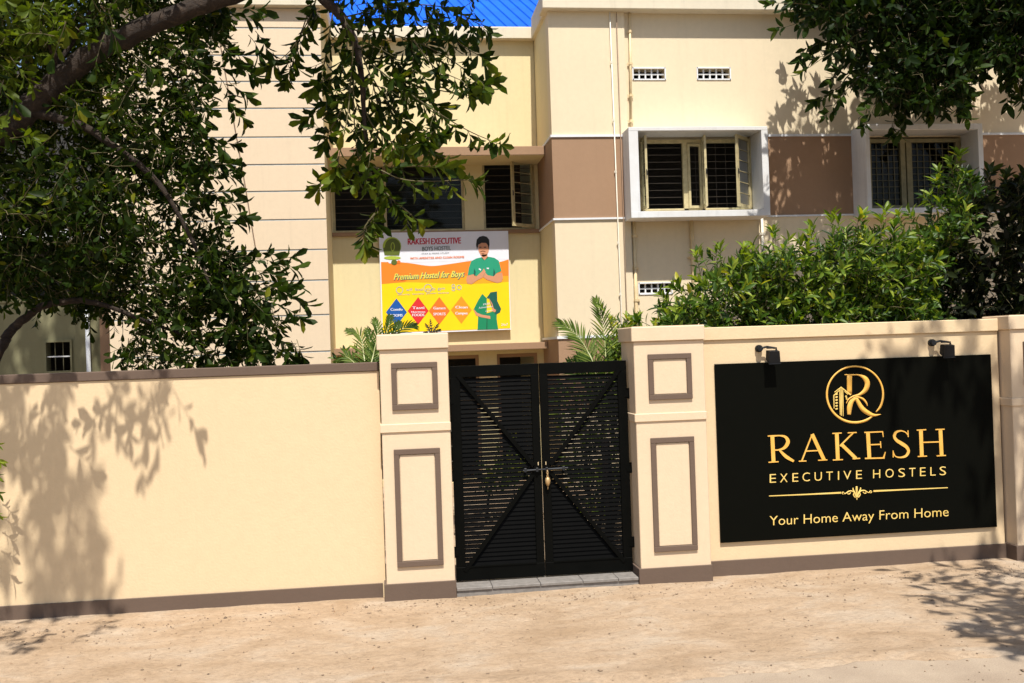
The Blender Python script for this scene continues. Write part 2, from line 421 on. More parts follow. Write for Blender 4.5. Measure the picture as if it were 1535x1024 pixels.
# pebbles and dry leaf scraps scattered on the ground
def pebbles():
    V = []; Fc = []; n = 2600
    oc = np.array([(1,0,0),(-1,0,0),(0,1,0),(0,-1,0),(0,0,1),(0,0,-1)], float)
    of = np.array([(0,2,4),(2,1,4),(1,3,4),(3,0,4),(2,0,5),(1,2,5),(3,1,5),(0,3,5)])
    for i in range(n):
        x = rng.uniform(-4.2, 7.2); y = rng.uniform(5.2, 9.05) if i % 3 else rng.normal(8.7, 0.2)
        if y > 8.93: y = 8.9-rng.random()*0.3
        s = rng.gamma(2.0, 0.0018)+0.0025
        v = oc*rng.uniform(0.6, 1.3, (6, 1))*s*np.array([1.2, 1, 0.7]); a = rng.uniform(0, 6.28)
        v = v@np.array([[math.cos(a), math.sin(a), 0], [-math.sin(a), math.cos(a), 0], [0, 0, 1]])
        z = float(gz(np.array(x), np.array(y)))
        if y < road_edge(x): z = 0.028
        V.append(v+[x, y, z+s*0.3]); Fc.append(of+6*i)
    o = np_mesh('pebbles', np.concatenate(V), np.concatenate(Fc), MAT['pebble'], smooth=False)
    put(o, None, 'scattered small pale pebbles and grit on the sandy ground before the wall', 'pebbles', kind='stuff')
pebbles()

# ------------------------------------------------------------------ boundary walls
WY = 9.17
GRP_P = 'gate pillars'
def pane_frame(mb, x0, x1, z0, z1, w, y0, y1):
    mb.box(x0, x1, y0, y1, z1-w, z1, 0.003); mb.box(x0, x1, y0, y1, z0, z0+w, 0.003)
    mb.box(x0, x0+w, y0+0.001, y1, z0+w, z1-w, 0.003); mb.box(x1-w, x1, y0+0.001, y1, z0+w, z1-w, 0.003)

lw = thing('boundary_wall', (-3.0, WY, 0), 'long plain cream boundary wall with brown capping, left of the black gate, with tree shadows on it', 'wall')
MB().box(-9, -0.095, WY, WY+0.2, -0.3, 2.045, 0.004).build('wall_body', MAT['wall'], lw)
MB().box(-9, -0.094, WY-0.014, WY+0.235, 2.045, 2.125, 0.006).build('coping', MAT['taupe'], lw)
MB().box(-9, -0.12, WY-0.018, WY, -0.3, 0.125, 0.004).build('plinth', MAT['taupe'], lw)

def pillar(x0, x1, depth, label, group=None, squares=True, name='gate_pillar', cat='pillar', y=9.0):
    t = thing(name, ((x0+x1)/2, y, 0), label, cat, group)
    MB().box(x0, x1, y, y+depth, -0.3, 2.232, 0.006).build('shaft', MAT['pillar'], t)
    MB().box(x0-0.022, x1+0.006, y-0.022, y+depth+0.02, 2.232, 2.366, 0.006).box(x0-0.012, x1+0.002, y-0.012, y+depth+0.012, 2.366, 2.372).build('cap', MAT['pillar'], t)
    b = MB(); b.box(x0-0.014, x1+0.004, y-0.013, y+depth+0.01, 1.492, 1.568, 0.005).build('belt_course', MAT['pillar'], t)
    MB().box(x0-0.022, x1+0.008, y-0.016, y+depth+0.016, -0.3, 0.148, 0.004).build('plinth', MAT['taupe'], t)
    if squares:
        c = (x0+x1)/2
        for z0, z1, nm in ((1.69, 2.112, 'square'), (0.293, 1.341, 'tall')):
            mb = MB(); ww = 0.206
            pane_frame(mb, c-ww, c+ww, z0, z1, 0.048, y-0.02, y+0.0)
            mb.build('moulding', MAT['moulding'], t, label='raised taupe '+nm+' moulding on the pillar face')
            MB().box(c-ww+0.052, c+ww-0.052, y-0.007, y, z0+0.052, z1-0.052, 0.003).build('inset_panel', MAT['pillar'], t)
    return t
pillar(-0.085, 0.527, 0.36, 'cream gate pillar at the left of the black gate, with two brown frame mouldings', GRP_P)
pillar(2.235, 2.902, 0.5, 'cream gate pillar at the right of the black gate, beside the black sign', GRP_P)
pillar(5.955, 6.62, 0.4, 'cream wall pillar at the far right edge beyond the black sign', None, True, 'wall_pillar')

rw = thing('boundary_wall', (4.4, WY, 0), 'cream boundary wall with cream capping that carries the black hostel sign', 'wall')
MB().box(2.912, 5.935, WY, WY+0.2, -0.3, 2.222, 0.004).build('wall_body', MAT['wall'], rw)
MB().box(2.925, 5.933, WY-0.022, WY+0.24, 2.222, 2.345, 0.006).build('coping', MAT['wall'], rw)
MB().box(2.912, 5.935, WY-0.02, WY, -0.3, 0.14, 0.004).build('plinth', MAT['taupe'], rw)
rw2 = thing('boundary_wall', (9.0, WY, 0), 'end piece of cream boundary wall past the far right pillar', 'wall')
MB().box(6.63, 11.5, WY, WY+0.2, -0.3, 2.222).build('wall_body', MAT['wall'], rw2)
MB().box(6.65, 11.5, WY-0.04, WY+0.24, 2.222, 2.345).build('coping', MAT['wall'], rw2)

# step at the gate: granite pieces with joints
st = thing('gate_step', (1.38, 9.1, 0), 'low grey granite step under the black gate', 'step')
xj = [0.537, 0.86, 1.30, 1.69, 2.02, 2.21]
for i in range(5):
    MB().box(xj[i]+0.002, xj[i+1]-0.002, 9.0+random.uniform(-0.003, 0.003), 9.62, 0.045, 0.072+random.uniform(-0.001, 0.001), 0.003).build('tile', MAT['granite'], st)
MB().box(0.539, 2.208, 9.012, 9.6, -0.3, 0.0445).build('riser', MAT['granite'], st)

# ------------------------------------------------------------------ gate
GYF = 9.22
gate = thing('gate', (1.38, GYF, 0.075), 'black double leaf metal gate with horizontal slats and crossed diagonal braces', 'gate')
def leaf(x0, x1, hinge_left, lab):
    L = bpy.data.objects.new('gate_leaf', None); put(L, gate, lab); 
    zb, zt = 0.085, 2.062; so_, si, tr_, br = 0.088, 0.075, 0.105, 0.125
    sl_, sr_ = (so_, si) if hinge_left else (si, so_)
    fr = MB()
    y0, y1 = GYF, GYF+0.045
    fr.box(x0, x1, y0, y1, zt-tr_, zt, 0.003); fr.box(x0, x1, y0, y1, zb, zb+br, 0.003)
    fr.box(x0, x0+sl_, y0, y1, zb+br, zt-tr_, 0.003); fr.box(x1-sr_, x1, y0, y1, zb+br, zt-tr_, 0.003)
    # weld beads on the mitred corners and a thin inner lip
    fr.box(x0+sl_, x1-sr_, y0-0.006, y0+0.01, zb+br-0.006, zb+br+0.006)
    fr.build('frame', MAT['gate'], L)
    sx0, sx1 = x0+sl_, x1-sr_; z = zb+br+0.022; k = 0; pitch = 0.0403
    while z < zt-tr_-0.01:
        mb = MB(); h = 0.0356+random.uniform(-0.0006, 0.0006); t = random.uniform(-0.0008, 0.0008)
        a = GYF+0.016; 
        # a louvre blade: leans back towards its top, with a small folded lip
        P = [(a, z-h/2), (a+0.006, z-h/2-0.001), (a+0.016, z+h/2), (a+0.010, z+h/2+0.001)]
        vs = [(sx0, p[0], p[1]+t) for p in P]+[(sx1, p[0], p[1]-t) for p in P]
        mb.add(vs, [(0,1,2,3),(7,6,5,4),(0,4,5,1),(1,5,6,2),(2,6,7,3),(3,7,4,0)])
        mb.build('slat', MAT['slat'], L); z += pitch; k += 1
    midz = 1.085
    top = (x0+sl_*0.75, zt-tr_*0.75) if hinge_left else (x1-sr_*0.75, zt-tr_*0.75)
    mid = (x1-sr_-0.0, midz+0.03) if hinge_left else (x0+sl_, midz+0.03)
    mid2 = (x1-sr_-0.0, midz-0.04) if hinge_left else (x0+sl_, midz-0.04)
    bot = (x0+sl_*0.9, zb+br*0.7) if hinge_left else (x1-sr_*0.9, zb+br*0.7)
    for p, q in ((top, mid), (bot, mid2)):
        MB().bar((p[0], GYF-0.001, p[1]), (q[0], GYF-0.001, q[1]), 0.036, 0.012, (0, 1, 0)).build('brace', MAT['gate'], L)
    # sheet behind the lower inner triangle
    sh = MB(); c = (x1-sr_*0.5) if hinge_left else (x0+sl_*0.5)
    tri = [(bot[0], zb+br*0.5), (c, zb+br*0.5), (c, midz-0.04)]
    if not hinge_left: tri = [tri[1], tri[0], tri[2]]
    yb = GYF+0.0455
    sh.add([(x, yb, zz) for x, zz in tri]+[(x, yb+0.002, zz) for x, zz in tri], [(0,1,2),(5,4,3),(0,3,4,1),(1,4,5,2),(2,5,3,0)])
    sh.build('backing_sheet', MAT['slat'], L)
    hx = x0-0.012 if hinge_left else x1+0.012
    for hz in (0.35, 1.05, 1.75):
        MB().tube([(hx, GYF+0.01, hz-0.05), (hx, GYF+0.01, hz+0.05)], 0.012, 8).box(min(hx, hx+(0.04 if hinge_left else -0.04)), max(hx, hx+(0.04 if hinge_left else -0.04)), GYF-0.004, GYF+0.0, hz-0.035, hz+0.035).build('hinge', MAT['gate'], L)
leaf(0.553, 1.377, True, 'left leaf of the black gate')
leaf(1.385, 2.213, False, 'right leaf of the black gate, which carries the lock')
la = MB(); zc = 1.075
la.tube([(1.20, GYF-0.022, zc-0.001), (1.62, GYF-0.022, zc+0.006)], 0.0085, 8)
for x in (1.22, 1.33, 1.42, 1.58): la.box(x-0.012, x+0.012, GYF-0.032, GYF, zc-0.018, zc+0.02, 0.003)
la.build('latch_bolt', MAT['steel'], gate)
for x in (1.345, 1.417):
    MB().box(x-0.0035, x+0.0035, GYF-0.004, GYF, zc+0.04, zc+0.07, 0.001).build('lock_slot', MAT['pipe'], gate)
pl = thing('padlock', (1.422, GYF-0.03, 0.97), 'small brass padlock on a short chain, hanging from the gate latch', 'padlock')
mb = MB(); mb.tube([(1.422, GYF-0.034, zc-0.005), (1.428, GYF-0.036, zc-0.03), (1.424, GYF-0.034, zc-0.06), (1.424, GYF-0.034, zc-0.075)], 0.006, 8)
for k in range(5):
    zz = zc-0.015-0.016*k; a = k % 2
    ring = [(1.423+0.009*math.cos(t)*(1 if a else .3), GYF-0.036+0.009*math.cos(t)*(.3 if a else 1), zz+0.012*math.sin(t)) for t in np.linspace(0, 6.283, 11)]
    mb.tube(ring, 0.003, 5, False)
mb.build('chain', MAT['brass'], pl, True)
mb = MB(); mb.tube([(1.424, GYF-0.034, zc-z) for z in (0.07, 0.078, 0.10, 0.125, 0.145, 0.155)], [0.008, 0.02, 0.026, 0.024, 0.014, 0.008], 10)
mb.tube([(1.424, GYF-0.034, zc-0.155), (1.423, GYF-0.034, zc-0.185)], 0.004, 6); mb.build('lock_body', MAT['brass'], pl, True)

# ------------------------------------------------------------------ lettering helpers
def ribbon(mb, mp, pts, w, y0, th, n=0, closed=False):
    """stroke of varying width drawn in a crop's coordinates, mapped to the plane and given thickness"""
    P = np.array(pts, float); W = np.full(len(P), float(w)) if np.isscalar(w) else np.array(w, float)
    if n:
        Q = catmull(np.c_[P, W], n, closed); P, W = Q[:, :2], Q[:, 2]
    if closed: P = np.vstack([P, P[:1]]); W = np.append(W, W[0])
    T = np.gradient(P, axis=0)
    if closed: T[0] = T[-1] = P[1]-P[-2]
    T /= np.linalg.norm(T, axis=1)[:, None]+1e-9; N = np.c_[-T[:, 1], T[:, 0]]
    A = P+N*W[:, None]/2; B = P-N*W[:, None]/2; k = len(P); vs = []
    for (a, b) in zip(A, B):
        pa, pb = mp(*a), mp(*b)
        vs += [(pa[0], y0-th, pa[1]), (pb[0], y0-th, pb[1]), (pa[0], y0, pa[1]), (pb[0], y0, pb[1])]
    fs = []
    for i in range(k-1):
        o = 4*i; fs += [(o, o+1, o+5, o+4), (o+2, o, o+4, o+6), (o+1, o+3, o+7, o+5)]
    if not closed: fs += [(0, 2, 3, 1), (4*k-4, 4*k-3, 4*k-1, 4*k-2)]
    mb.add(vs, fs)
def poly(mb, mp, pts, y0, th):
    P = [mp(*p) for p in pts]; k = len(P)
    mb.add([(p[0], y0-th, p[1]) for p in P]+[(p[0], y0, p[1]) for p in P],
           [tuple(range(k))]+[(i, i+k, (i+1) % k+k, (i+1) % k) for i in range(k)])
_cache = {}
def text_verts(s, shear=0.0, off=0.0):
    if (s, shear, off) in _cache: return _cache[(s, shear, off)]
    cu = bpy.data.curves.new('t', 'FONT'); cu.body = s; cu.size = 1; cu.extrude = 0.5; cu.shear = shear; cu.resolution_u = 3; cu.offset = off
    o = bpy.data.objects.new('t', cu); COL.objects.link(o)
    dg = bpy.context.evaluated_depsgraph_get(); me = o.evaluated_get(dg).to_mesh()
    v = np.array([x.co[:] for x in me.vertices]); f = [tuple(p.vertices) for p in me.polygons]
    o.evaluated_get(dg).to_mesh_clear(); bpy.data.objects.remove(o); bpy.data.curves.remove(cu)
    _cache[(s, shear, off)] = (v, f); return v, f
def text(mb, mp, s, x0, yb0, x1, yb1, cap, y0, th, shear=0.0, bold=0, off=0.0):
    """string between (x0, baseline yb0) and (x1, baseline yb1) with the given cap height, in crop units"""
    v, f = text_verts(s, shear, off); vh, _ = text_verts('H'); H = vh[:, 1].max()
    u = (v[:, 0]-v[:, 0].min())/(v[:, 0].max()-v[:, 0].min())
    out = []
    for uu, vv, zz in zip(u, v[:, 1]/H, v[:, 2]):
        p = mp(x0+uu*(x1-x0), yb0+uu*(yb1-yb0)-vv*cap); out.append((p[0], y0-th*(zz+0.5), p[1]))
    mb.add(out, f)
    if bold:
        mb.add([(p[0]+bold, p[1]-0.0004, p[2]) for p in out], f)

# ------------------------------------------------------------------ hostel sign
SY = 9.145
def crop_map(ox, oy, sc, Y):
    def mp(x, y):
        p = at(ox+x/sc, oy+y/sc, Y); return p[0], p[2]
    return mp
sign = thing('hostel_sign', (4.42, SY, 1.16), 'large black sign board with gold lettering RAKESH EXECUTIVE HOSTELS mounted on the cream wall', 'sign')
mb = MB(); mb.box(atx(1076, 680, SY), atx(1490, 660, SY), SY, SY+0.018, atz(1280, 802.5, SY), atz(1280, 538.5, SY), 0.002); mb.build('panel', MAT['signface'], sign)
MB().box(3.12, 5.76, SY+0.018, WY, 0.40, 0.44).build('mounting_rail', MAT['signface'], sign); MB().box(3.12, 5.76, SY+0.018, WY, 1.86, 1.90).build('mounting_rail', MAT['signface'], sign)
m7 = crop_map(1140, 640, 5.293, SY)
TH = 0.006
G = {
 'R': [([(92,72),(102,280)],30),([(56,73),(92,70),(130,69)],[8,9,9]),([(62,281),(102,278),(142,276)],[8,9,8])],
 'A': [([(408,60),(326,270)],10),([(408,58),(503,262)],28),([(358,192),(465,187)],9),([(302,272),(362,270)],8),([(455,265),(528,261)],8)],
 'K': [([(603,50),(612,260)],29),([(568,52),(642,48)],8),([(572,263),(652,259)],8),([(733,48),(628,152)],10),([(690,47),(760,44)],8),([(640,138),(755,250)],26),([(728,253),(788,249)],8)],
 'E': [([(850,42),(862,248)],29),([(822,44),(968,38)],9),([(966,38),(972,80)],[9,4]),([(860,142),(948,138)],9),([(949,114),(953,166)],7),([(826,250),(982,246)],10),([(974,246),(989,198)],[11,4])],
 'S': [([(1168,28),(1170,80)],7),([(1050,188),(1051,242)],7)],
 'H': [([(1270,24),(1278,232)],29),([(1425,20),(1435,228)],29),([(1275,123),(1430,118)],9),([(1237,26),(1312,22)],8),([(1245,235),(1318,231)],8),([(1385,21),(1457,18)],8),([(1395,230),(1468,226)],8)],
}
CURV = {'R': [([(104,73),(150,69),(196,80),(216,118),(192,162),(150,181),(108,184)],[9,10,20,29,22,11,9]),([(143,178),(200,234),(262,272)],[12,26,18])],
        'S': [([(1167,64),(1148,42),(1112,31),(1075,42),(1060,75),(1078,106),(1115,130),(1155,158),(1172,193),(1152,230),(1108,242),(1068,232),(1052,202)],[6,8,11,18,21,24,28,26,21,17,11,8,6])]}
for ch in 'RAKESH':
    mb = MB(); k = 0
    for p, w in G[ch]: ribbon(mb, m7, p, w, SY, TH+0.0004*k); k += 1
    for p, w in CURV.get(ch, []): ribbon(mb, m7, p, w, SY, TH+0.0004*k, 8); k += 1
    mb.build('letter', MAT['gold'], sign, label='large gold serif letter '+ch)
mb = MB(); EX = [('E',72,122),('X',155,213),('E',252,298),('C',332,390),('U',428,485),('T',520,572),('I',613,622),('V',657,718),('E',757,803)]
HX = [('H',892,948),('O',990,1055),('S',1093,1145),('T',1178,1228),('E',1264,1308),('L',1346,1388),('S',1420,1470)]
yb = lambda x: 443-(x-97)*0.0445
for c, a, b in EX+HX:
    mb = MB(); text(mb, m7, c, a, yb(a), b, yb(b), 69, SY, 0.005, off=-0.010)
    mb.build('letter', MAT['palegold'], sign, label='small pale gold letter '+c)
mb = MB(); text(mb, m7, 'Your Home Away From Home', 72, 782, 1490, 708, 74, SY, 0.005, off=-0.010); mb.build('lettering', MAT['palegold'], sign, label='pale gold line Your Home Away From Home')
mb = MB(); ribbon(mb, m7, [(67,548),(350,536),(638,522)], [6,9,13], SY, 0.004); ribbon(mb, m7, [(895,509),(1180,496),(1484,482)], [13,9,6], SY, 0.004)
mb.build('rule', MAT['palegold'], sign, label='thin gold rule broken by the ornament')
mb = MB(); k = 0
def orn(pts, w, n=6):
    global k
    ribbon(mb, m7, pts, w, SY, 0.0045+0.0004*k, n); k += 1
orn([(764,580),(763,540),(762,500),(762,472)], [5,10,16,12])
for s in (-1, 1):
    X = lambda dx: 763+s*dx
    T_ = lambda dx, y: (X(dx), y-s*dx*0.045)
    orn([T_(4,560),T_(14,528),T_(28,500),T_(30,482)], [8,11,10,4])
    orn([T_(12,562),T_(26,540),T_(22,520),T_(38,508),T_(62,508),T_(85,522),T_(100,528)], [5,8,6,9,9,7,5])
    orn([T_(48,518),T_(60,530),T_(72,528),T_(70,518)], [5,6,5,3])
    orn([T_(96,528),T_(108,512),T_(118,520),T_(108,530)], [5,5,5,5])
mb.build('ornament', MAT['palegold'], sign, True)
# round emblem, drawn in a 6.977x crop of the photograph at (1220, 530)
m4 = crop_map(1220, 530, 6.977, SY)
mb = MB(); k = 0
def em(pts, w, n=8, closed=False):
    global k
    ribbon(mb, m4, pts, w, SY, 0.0045+0.0004*k, n, closed); k += 1
cxc, cyc, rc = 429, 428, 294
arc = [(cxc+rc*math.cos(math.radians(a)), cyc+rc*math.sin(math.radians(a))) for a in range(52, 52+353, 12)]
em([(612, 655), *[(cxc+rc*math.cos(math.radians(a)), cyc+rc*math.sin(math.radians(a))) for a in range(64, 400, 12)], (648, 612)],
   [12]+[26-10*abs(math.sin(math.radians(a-90)/2)) for a in range(64, 400, 12)]+[8], 4)
mb.build('emblem_ring', MAT['gold'], sign, True)
mb = MB()
em([(372,222),(370,330),(372,430)], [50,50,48], 2)
em([(320,222),(372,222),(430,222)], [10,12,12], 2)
em([(395,224),(470,226),(535,262),(558,318),(535,385),(475,430),(410,448),(360,480),(338,522)], [10,16,46,50,44,24,16,12,6])
em([(438,462),(500,570),(570,625),(630,645),(698,636)], [30,46,44,26,4])
em([(440,470),(395,500),(372,560),(366,640)], [18,42,50,34])
em([(366,520),(400,475),(450,455),(510,475),(545,515),(558,548)], [3,8,14,20,16,4])
mb.build('emblem_letter', MAT['gold'], sign, True, label='gold letter R with a curling leg')
mb = MB()
em([(282,352),(284,500),(285,650)], [8,12,8], 2); em([(268,358),(270,500),(273,640)], [7,10,6], 2); em([(298,360),(300,500),(303,655)], [7,11,5], 2)
em([(214,405),(282,352),(382,432)], [6,10,12], 0); em([(205,440),(208,575)], [10,6], 0); em([(205,440),(262,385)], [8,6], 0)
em([(318,395),(350,425)], 7, 0)
for i in range(6): em([(222,430+i*30),(244,420+i*31)], 14, 0)
for i in range(3): em([(326+i*4,452+i*14),(338+i*3,442+i*14)], 10, 0)
mb.build('emblem_building', MAT['palegold'], sign, label='small gold tower block drawn inside the emblem')

# lamps above the sign
def flood(px, py, label):
    """px, py: top left of the head in the photograph"""
    Yh = 9.0
    x0, z1 = at(px+8, py+14, Yh)[0], at(px+8, py+14, Yh)[2]
    t = thing('flood_lamp', (x0-0.02, WY, z1+0.04), label, 'lamp', 'lamps over the hostel sign')
    wx = x0-0.04
    MB().tube([(wx, WY, z1+0.03), (wx, WY-0.03, z1+0.03)], 0.035, 14).tube([(wx, WY-0.03, z1+0.03), (wx, WY-0.06, z1+0.03)], 0.026, 12).build('wall_plate', MAT['lamp'], t)
    MB().tube([(wx, WY-0.05, z1+0.03), (wx+0.06, Yh+0.11, z1+0.045), (x0+0.08, Yh+0.06, z1+0.03)], 0.010, 8).box(x0+0.0, x0+0.10, Yh+0.055, Yh+0.07, z1+0.025, z1+0.038, 0.003).box(x0+0.087, x0+0.10, Yh+0.05, Yh+0.07, z1-0.01, z1+0.025, 0.003).build('arm', MAT['lamp'], t)
    # tilted housing: wider at its lower, lens-side end
    h = MB(); c = math.cos(0.28); s = math.sin(0.28)
    def P(u, v, w): u, v, w = u*0.82, v*0.82, w*0.82; return (x0+u, Yh+v*c+w*s, z1-w*c+v*s)
    fr = [P(0.012, 0, 0), P(0.125, 0, 0), P(0.148, 0, 0.145), P(0.012, 0, 0.150)]
    bk = [P(-0.004, 0.085, 0.01), P(0.13, 0.085, 0.01), P(0.14, 0.085, 0.12), P(0.0, 0.085, 0.12)]
    h.add(fr+bk, [(3,2,1,0),(4,5,6,7),(0,1,5,4),(1,2,6,5),(2,3,7,6),(3,0,4,7)])
    h.bar(P(0.008, -0.003, 0.15), P(0.15, -0.003, 0.146), 0.008, 0.008); h.bar(P(0.008, -0.003, 0.0), P(0.008, -0.003, 0.15), 0.008, 0.008, (0, 1, 0))
    h.build('housing', MAT['lamp'], t)
    l = MB(); l.add([P(0.01, 0.01, 0.1505), P(0.13, 0.01, 0.148), P(0.13, 0.075, 0.13), P(0.01, 0.075, 0.13)], [(0,1,2,3)]); l.build('lens', MAT['lens'], t)
flood(1145, 513, 'small black flood lamp over the left part of the black sign')
flood(1408, 504, 'small black flood lamp over the right end of the black sign')

# ------------------------------------------------------------------ hostel building
B = 15.2; RY = 16.7
hb = thing('hostel_building', (3.0, B, 0), 'cream two storey hostel building with brown band, white boxed windows and blue metal roof', 'building')
def bp_(name, mb, mat, smooth=False, parent=hb, **kw): return mb.build(name, MAT[mat], parent, smooth, **kw)
XR = 13.5
BX1 = (3.845, 5.80, 4.235, 5.445); BX2 = (7.62, 9.36, 4.25, 5.43)
VENTS = [(3.94, 4.44, 6.37, 6.53), (4.98, 5.50, 6.372, 6.535), (7.60, 8.10, 6.40, 6.56), (3.92, 4.43, 3.005, 3.158)]
# block front: pier, then the rest set back a little
PX = 3.80; PB = B+0.07
bp_('wall', wall_grid(MB(), 2.6, PX, 0, 7.40, B, B+0.07), 'bwall', label='projecting plaster pier at the corner of the block')
bp_('wall', wall_grid(MB(), 2.6, XR, 0, 7.40, PB, PB+0.2, [BX1, BX2, *VENTS]), 'bwall')
# side of the block facing the recess
mb = MB(); mb.box(2.6, 2.8, PB+0.2, 20, 0, 7.4); bp_('wall', mb, 'rwall', label='side wall of the block facing the recessed middle')
def band(z0, z1, part):
    mb = MB()
    if part: return wall_grid(mb, PX+0.004, XR, z0, z1, PB-0.006, PB-0.0005, [(BX1[0]-0.1, BX1[1]+0.1, z0-1, z1+1), (BX2[0]-0.1, BX2[1]+0.1, z0-1, z1+1)] if z0 > 3 else [])
    wall_grid(mb, 2.594, PX+0.004, z0, z1, B-0.006, B-0.0005)
    mb.box(2.594, 2.5995, B-0.0005, RY, z0, z1)
    return mb
for z0, z1 in ((4.195, 5.445), (1.2, 2.335)):
    for k in (0, 1): bp_('painted_band', band(z0, z1, k), 'brown')
def trim(z0, z1):
    mb = MB(); mb.box(2.575, PX+0.02, B-0.025, B-0.0065, z0, z1); mb.box(2.575, 2.5935, B-0.0065, RY, z0, z1)
    for a, c in ((PX+0.02, 3.70), (5.93, 7.48), (9.5, XR)):
        if c > a: mb.box(a, c, PB-0.025, PB-0.0065, z0, z1)
    return mb
for z0, z1 in ((5.446, 5.482), (4.166, 4.194), (2.336, 2.375)): bp_('white_trim', trim(z0, z1), 'white')
# coping
mb = MB(); mb.box(2.50, XR, B-0.14, B+0.25, 7.40, 7.75, 0.01); bp_('coping', mb, 'coping', label='pale coping along the block')
mb = MB(); mb.box(2.545, 2.86, B+0.25, RY-0.14, 7.40, 7.75, 0.01); bp_('coping', mb, 'coping', label='pale coping returning to the recess')
mb = MB(); mb.box(-0.86, 2.80, RY-0.14, RY+0.22, 7.40, 7.60, 0.01); bp_('coping', mb, 'coping', label='pale coping over the recess')
# recess wall with openings
WA = (-0.845, 1.335, 4.22, 5.345); WB = (1.652, 2.535, 4.22, 5.385)
xa, xb, xc_ = atx(718, 540, RY), atx(745, 540, RY), atx(806, 540, RY)
DA = (-0.75, xa, 0.1, 2.13); DB = (xb, xc_, 0.1, 2.13)
bp_('wall', wall_grid(MB(), -0.87, 2.594, 0, 7.40, RY, RY+0.2, [WA, WB, DA, DB]), 'rwall', label='recessed middle wall')
# sunshades
def awning(px0, py0, py1, Y, zt=None):
    z1 = atz(680, py0, Y); z0 = atz(680, py1, Y)
    mb = MB(); mb.box(-0.866, 2.59, Y, RY, z0, z1, 0.004); return mb
bp_('sunshade', awning(0, 220, 233, 15.85), 'brown', label='brown edged concrete sunshade over the upper windows')
MB().box(-0.86, 2.585, 15.862, RY, atz(680, 233, 15.85)-0.006, atz(680, 233, 15.85)-0.0005).build('soffit', MAT['rwall'], hb)
bp_('sunshade', awning(0, 517, 527, 16.2), 'brown', label='brown edged concrete sunshade over the ground floor openings')
MB().box(-0.86, 2.585, 16.212, RY, atz(680, 527, 16.2)-0.006, atz(680, 527, 16.2)-0.0005).build('soffit', MAT['rwall'], hb)
MB().box(-0.86, 2.59, RY-0.05, RY-0.0005, 4.15, 4.215, 0.003).build('sill', MAT['brown'], hb)
# inside: floors, ceilings and back wall, unlit
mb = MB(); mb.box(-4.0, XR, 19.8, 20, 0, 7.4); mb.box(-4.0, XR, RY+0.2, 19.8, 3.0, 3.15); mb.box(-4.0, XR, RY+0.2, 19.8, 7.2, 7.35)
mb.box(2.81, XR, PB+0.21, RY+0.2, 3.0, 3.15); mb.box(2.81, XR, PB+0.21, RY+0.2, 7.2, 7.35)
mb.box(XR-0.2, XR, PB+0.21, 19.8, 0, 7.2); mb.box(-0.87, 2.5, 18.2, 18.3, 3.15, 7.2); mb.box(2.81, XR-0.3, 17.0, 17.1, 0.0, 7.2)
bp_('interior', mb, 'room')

# wing with horizontal plaster panels
XW0, XW1 = -4.03, -0.87
gy = [122, 162, 205, 246, 286, 328.6, 374, 420, 472, 527]
gzs = [atz(480, y, B) for y in (2, 42, 83)]+[atz(480, y, B) for y in gy]
step = 0.52; zc2 = gzs[-1]
while zc2 > step: zc2 -= step; gzs.append(zc2)
gzs = [min(gzs[0], 7.42)]+gzs[1:]+[0.0]
wb = MB(); wb.box(XW0, XW1, B+0.022, RY+0.2, 0, gzs[0]); wb.build('wall', MAT['groove'], hb, label='backing wall of the panelled wing, grey in the grooves')
for a, b in zip(gzs[:-1], gzs[1:]):
    MB().box(XW0-0.004, XW1+0.006, B+0.014, B+0.0215, b+0.012, a-0.012, 0.002).build('wall_panel', MAT['wing'], hb)
MB().box(XW1+0.0005, XW1+0.006, B+0.022, RY, 0, gzs[0]).build('wall', MAT['rwall'], hb, label='narrow side wall of the panelled wing')
MB().box(XW0-0.1, XW1+0.10, B-0.10, RY+0.3, gzs[0], gzs[0]+0.26, 0.01).build('coping', MAT['coping'], hb, label='pale coping on the panelled wing')
p0, p1 = at(345, 150, B-0.03), at(384, 376, B-0.03)
MB().tube([p0+(p0-p1)*0.5, p0, (p0+p1)/2+[0.01, 0, -0.02], p1], 0.006, 6).build('cable', MAT['wire'], hb)

# box windows
def sash(hx, z0, z1, w, ang, side, parent, glass=True, fr=0.05, bars=0):
    """hinged casement standing open: hinge at (hx, Y), side -1 opens with its free edge to the left"""
    Yh = HY
    d = np.array([side*math.cos(ang), -math.sin(ang), 0]); n = np.array([-d[1], d[0], 0])*side
    o0 = np.array([hx, Yh, 0])
    f = MB()
    def P(u, z): return o0+d*u+np.array([0, 0, z])
    f.bar(P(fr/2, z0), P(fr/2, z1), fr, 0.035, n); f.bar(P(w-fr/2, z0), P(w-fr/2, z1), fr, 0.035, n)
    f.bar(P(fr, z0+fr/2), P(w-fr, z0+fr/2), 0.034, fr, (0, 0, 1)); f.bar(P(fr, z1-fr/2), P(w-fr, z1-fr/2), 0.034, fr, (0, 0, 1))
    s = f.build('sash', MAT['window'], parent)
    return s, P
def hbars(x0, x1, z0, z1, n, y, parent, mat='iron', r=0.006):
    for i in range(n):
        z = z0+(i+1)*(z1-z0)/(n+1)
        MB().tube([(x0, y, z), (x1, y, z)], r, 5).build('grille_bar', MAT[mat], parent)
def vbars(x0, x1, z0, z1, n, y, parent, mat='iron', r=0.006):
    for i in range(n):
        x = x0+(i+1)*(x1-x0)/(n+1)
        MB().tube([(x, y, z0), (x, y, z1)], r, 5).build('grille_bar', MAT[mat], parent)
